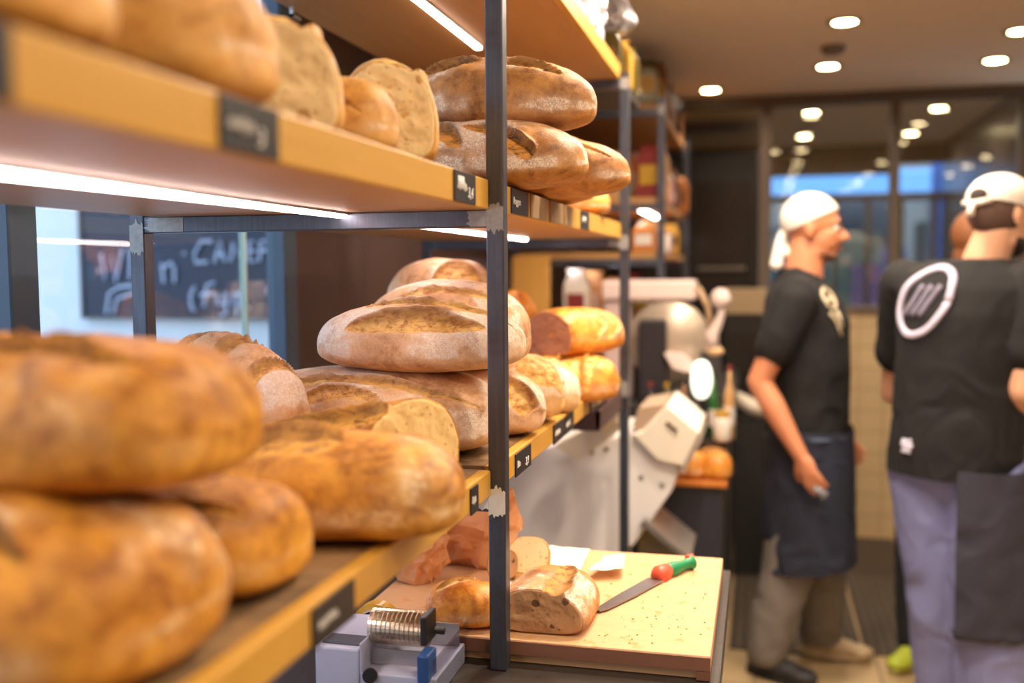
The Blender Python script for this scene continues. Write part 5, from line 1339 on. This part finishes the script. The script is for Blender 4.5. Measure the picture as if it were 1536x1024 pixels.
# dark apron wrapped round the right side
b = Blob()
b.loft([(V3(hip.x, hip.y, hip.z+.05-k*.08)+r2_*(.035+.004*k)+fw*.015, .180+.002*k, .205, a2) for k in range(8)])
cutn = (-r2_*.95-fw*.45).normalized()
b.build('side_apron', plain('charcoal_apron', (52, 52, 66), .85), m2, .009, 5, wr=(.008, (5, 5, 1.5), 44), clip=[(V3(0, 0, hip.z-.72), V3(0, 0, -1)), (V3(hip.x, hip.y, hip.z)-r2_*.01, cutn), (V3(0, 0, hip.z+.0), V3(0, 0, 1))])
shoe('shoe', aR, fw, plain('shoe_dark', (44, 42, 44), .6), plain('sole_dark', (30, 30, 30), .7), m2)
shoe('shoe', aL, fw, plain('shoe_dark', (44, 42, 44), .6), plain('sole_dark', (30, 30, 30), .7), m2)
tee2 = [o for o in m2.children if o.name.startswith('t_shirt')][0]
LG = plain('print_lilac', (196, 190, 214), .8, var=.03)
nb_ = (-fw*.85-r2_*.52).normalized(); u_ = V3(-nb_.y, nb_.x, 0)*-1
if u_.x < 0: u_ = -u_
oc = P(1385, 452, 3.3)
ringp = [(.082*math.cos(t*2*PI/40), .108*math.sin(t*2*PI/40)) for t in range(41)]
sk = lambda L_: [(x+.18*y, y) for x, y in L_]
decal('logo_ring', tee2, [sk(ringp), sk([(x*.93, y*.93) for x, y in ringp]), sk([(x*.95, y*.95-.006) for x, y in ringp[22:38]])], oc, u_, V3(0, 0, 1), nb_, LG, m2, .0078)
gr_ = []
for k in range(3):
    x0_ = -.034+.028*k
    gr_.append(sk([(x0_-.012+.020*math.sin(t/8*PI*.5)+.008*t/8, -.045+.095*t/8) for t in range(9)]))
decal('logo_grooves', tee2, gr_, oc, u_, V3(0, 0, 1), nb_, plain('print_grey_lilac', (132, 126, 146), .8), m2, .008)
oc2 = P(1356, 668, 3.3); nl = V3(-.45, -.89, 0)
decal('hem_logo', tee2, [[(-.02+.004*t, .012*math.sin(t*1.5)) for t in range(10)], [(-.018, -.018), (-.004, -.016), (.012, -.018)], [(-.016, .018), (0, .014), (.014, .02)]], oc2+V3(.012, 0, 0), V3(.89, -.45, 0), V3(0, 0, 1), nl, plain('print_white', (220, 220, 240), .8), m2, .0055)

# ---- third person, almost hidden behind the man in the cap
Y3_ = 4.15
m3 = thing('person', (.72, Y3_, 0), 'person mostly hidden behind the man in the cap, brown hair, dark clothes, yellow green shoe', 'person')
hc = P(1466, 362, Y3_); f3 = V3(.5, .86, 0); r3 = V3(.86, -.5, 0); a3 = math.atan2(f3.y, f3.x)
b = Blob(); T, M = head(b, hc, f3, s=.97)
nb = hc+V3(-.01, -.01, -.15); chest = nb+V3(-.0, 0, -.20); hip = P(1420, 660, Y3_)
b.cap(hc+V3(-.01, -.01, -.06), nb, .052, .06); b.e(chest, (.11, .16, .16), a3); b.e(chest+V3(0, 0, .09), (.08, .175, .06), a3); b.e(chest.lerp(hip, .6), (.105, .14, .16), a3); b.e(hip, (.115, .15, .12), a3)
shR = chest+r3*.165+V3(0, 0, .09); shL = chest-r3*.165+V3(0, 0, .09); elR = shR+V3(.03, .03, -.28); elL = shL+V3(.03, .08, -.28)
for s_, e_ in ((shR, elR), (shL, elL)):
    w_ = e_+f3*.2+V3(0, 0, -.05); b.chain([s_, e_, w_], [.052, .04, .026]); hand(b, w_, f3, V3(0, 0, -1), 1, .5, .92)
sh3 = PZ(1352, 1008, 0)
hL, hR = hip-r3*.08, hip+r3*.08
aL, kL = V3(sh3.x+.07, sh3.y+.12, .09), P(1378, 850, 4.05); aR = V3(hR.x+.02, hR.y, .09); kR = hR.lerp(aR, .5)+f3*.03
leg_(b, hL, kL, aL); leg_(b, hR, kR, aR)
b.build('body', SKIN2, m3, .007, 3); faceparts(T, M, m3, .97)
bb_ = Blob(); bb_.e(T(-.024, 0, .028), (.102, .086, .096), M=M); bb_.e(T(-.055, 0, -.06), (.055, .070, .07), M=M)
bb_.build('brown_hair', plain('brown_hair', (150, 94, 56), .6, var=.3, scale=80), m3, .006, 3)
b = Blob(); b.loft(secs(0, 0, 0, a3, [(hip.z-.06, hip, .135, .17), (hip.z+.15, hip.lerp(chest, .3), .13, .165), (chest.z, chest, .13, .18), (chest.z+.09, chest, .12, .185), (chest.z+.14, chest, .08, .13)])); b.e(chest+V3(0, 0, .09), (.095, .185, .068), a3)
b.cap(shR, shR.lerp(elR, .6), .068, .064); b.cap(shL, shL.lerp(elL, .6), .068, .064)
b.build('t_shirt', TEE, m3, .009, 5, clip=[(V3(0, 0, hip.z-.04), V3(0, 0, -1))])
b = Blob()
for h_, k_, a_ in ((hR, kR, aR), (hL, kL, aL)): b.chain([h_, k_, k_.lerp(a_, .4), V3(a_.x, a_.y, .10)], [.118, .090, .086, .076])
b.build('trousers', plain('black_trousers', (30, 31, 38), .85), m3, .011, 5, clip=[(V3(0, 0, hip.z+.02), V3(0, 0, 1)), (V3(0, 0, .055), V3(0, 0, -1))])
shoe('shoe', aL, V3(-.55, -.83, 0), plain('shoe_lime', (172, 186, 50), .5), plain('sole_lime', (206, 206, 120), .6), m3)
shoe('shoe', aR, f3, plain('shoe_lime', (172, 186, 50), .5), plain('sole_lime', (206, 206, 120), .6), m3)
# ------------------------------------------------------------------ light
w = bpy.data.worlds.new('world'); SC.world = w; w.use_nodes = True
nt = w.node_tree; bg = nt.nodes['Background']
t = nt.nodes.new('ShaderNodeTexCoord'); s = nt.nodes.new('ShaderNodeSeparateXYZ'); nt.links.new(t.outputs['Generated'], s.inputs[0])
nt.links.new(ramp(nt, s.outputs[2], [(0., (.66, .76, .88)), (.25, (.55, .70, .95)), (1., (.42, .60, .95))]), bg.inputs[0])
bg.inputs[1].default_value = 2.4
def area(name, loc, size, power, col, spread=150):
    l = bpy.data.lights.new(name, 'AREA'); l.shape = 'DISK'; l.size = size; l.energy = power; l.color = col; l.spread = math.radians(spread)
    o = bpy.data.objects.new(name, l); COL.objects.link(o); o.location = loc
    o['kind'] = 'helper' if False else 'structure'
    return o
spots = [(PZ(1267, 31, 2.46), 'first ceiling downlight above the men, nearest the camera'), (PZ(1242, 98, 2.46), 'ceiling downlight just before the glass partition, above the bandana man'),
         (PZ(1066, 134, 2.46), 'ceiling downlight above the far left shelves'), (PZ(1493, 89, 2.46), 'ceiling downlight above the man in the white cap'), (PZ(1531, 45, 2.46), 'ceiling downlight cut by the right edge of the photo'),
         (PZ(1217, 168, 2.46), 'first ceiling downlight beyond the glass partition'), (PZ(1206, 204, 2.46), 'second ceiling downlight beyond the partition in the left row'),
         (PZ(1408, 161, 2.46), 'first ceiling downlight beyond the partition in the right row'), (PZ(1366, 199, 2.46), 'second ceiling downlight beyond the partition in the right row'),
         (PZ(1516, 196, 2.46), 'faint ceiling downlight beyond the partition at far right')]
cam_xy = [(.32, 3.2), (.32, 2.2), (.32, 1.2), (.32, .2), (1.04, 3.5), (1.07, 2.0), (1.07, .9), (1.07, -.3), (-.05, 2.7), (-.08, 2.1), (.1, 3.15), (1.9, 1.4), (.4, -1.3), (1.9, 3.6), (1.9, 2.2), (1.9, .5), (-.3, 3.5)]  # out of view; some near the shelves were added to brighten the slicer
for p in cam_xy: spots.append((Vector((p[0], p[1], 2.46)), None))
WC = (1., .84, .66)
for i, (p, lab) in enumerate(spots):
    x, y = p.x, p.y
    seen = lab is not None
    t = thing('downlight', (x, y, 2.46), lab or 'unseen ceiling downlight outside the picture', 'ceiling light', 'recessed ceiling downlights')
    rim = bmesh.new(); lathe(rim, [(.062, 2.4555), (.072, 2.4555), (.074, 2.4605), (.060, 2.4605)], (x, y, 0), 28)
    fin('trim_ring', lathe(bmesh.new(), [(.046, 2.4600), (.046, 2.4535), (.066, 2.4535), (.068, 2.460)], (x, y, 0), 28), plain('trim_white', (150, 135, 118), .5), t, smooth=False)
    fin('diffuser', lathe(bmesh.new(), [(.0005, 2.4528), (.045, 2.4528), (.045, 2.4532), (.0005, 2.4532)], (x, y, 0), 28), WARMD, t)
    l = area('downlight_lamp', (x, y, 2.449), .082, 6.5 if y > 5.7 else (3.6 if y > 3.3 else (11 if y > 2.0 and x < .2 else 6.0)), WC, 160); l.parent = t; l.matrix_parent_inverse = Matrix.Translation((-x, -y, -2.46)); l.pop('kind', None) if hasattr(l, 'pop') else None
sd = PZ(1250, 69, 2.46)
tag(fin('smoke_detector', lathe(bmesh.new(), [(.05, 2.4595), (.05, 2.44), (.035, 2.425), (.001, 2.424)], (sd.x, sd.y, 0), 24), plain('detector_grey', (112, 98, 88), .6)), 'small dark round detector on the ceiling between two downlights', 'detector')

SC.view_settings.view_transform = 'Standard'; SC.view_settings.look = 'None'
SC.view_settings.gamma = 1; SC.view_settings.use_curve_mapping = False
SC.view_settings.exposure = 0.36
cy = SC.cycles
cy.use_denoising = True; cy.max_bounces = 7; cy.diffuse_bounces = 4; cy.glossy_bounces = 4; cy.transparent_max_bounces = 10
cy.sample_clamp_indirect = 6; cy.caustics_reflective = False; cy.caustics_refractive = False
try: cy.denoiser = 'OPENIMAGEDENOISE'
except Exception: pass
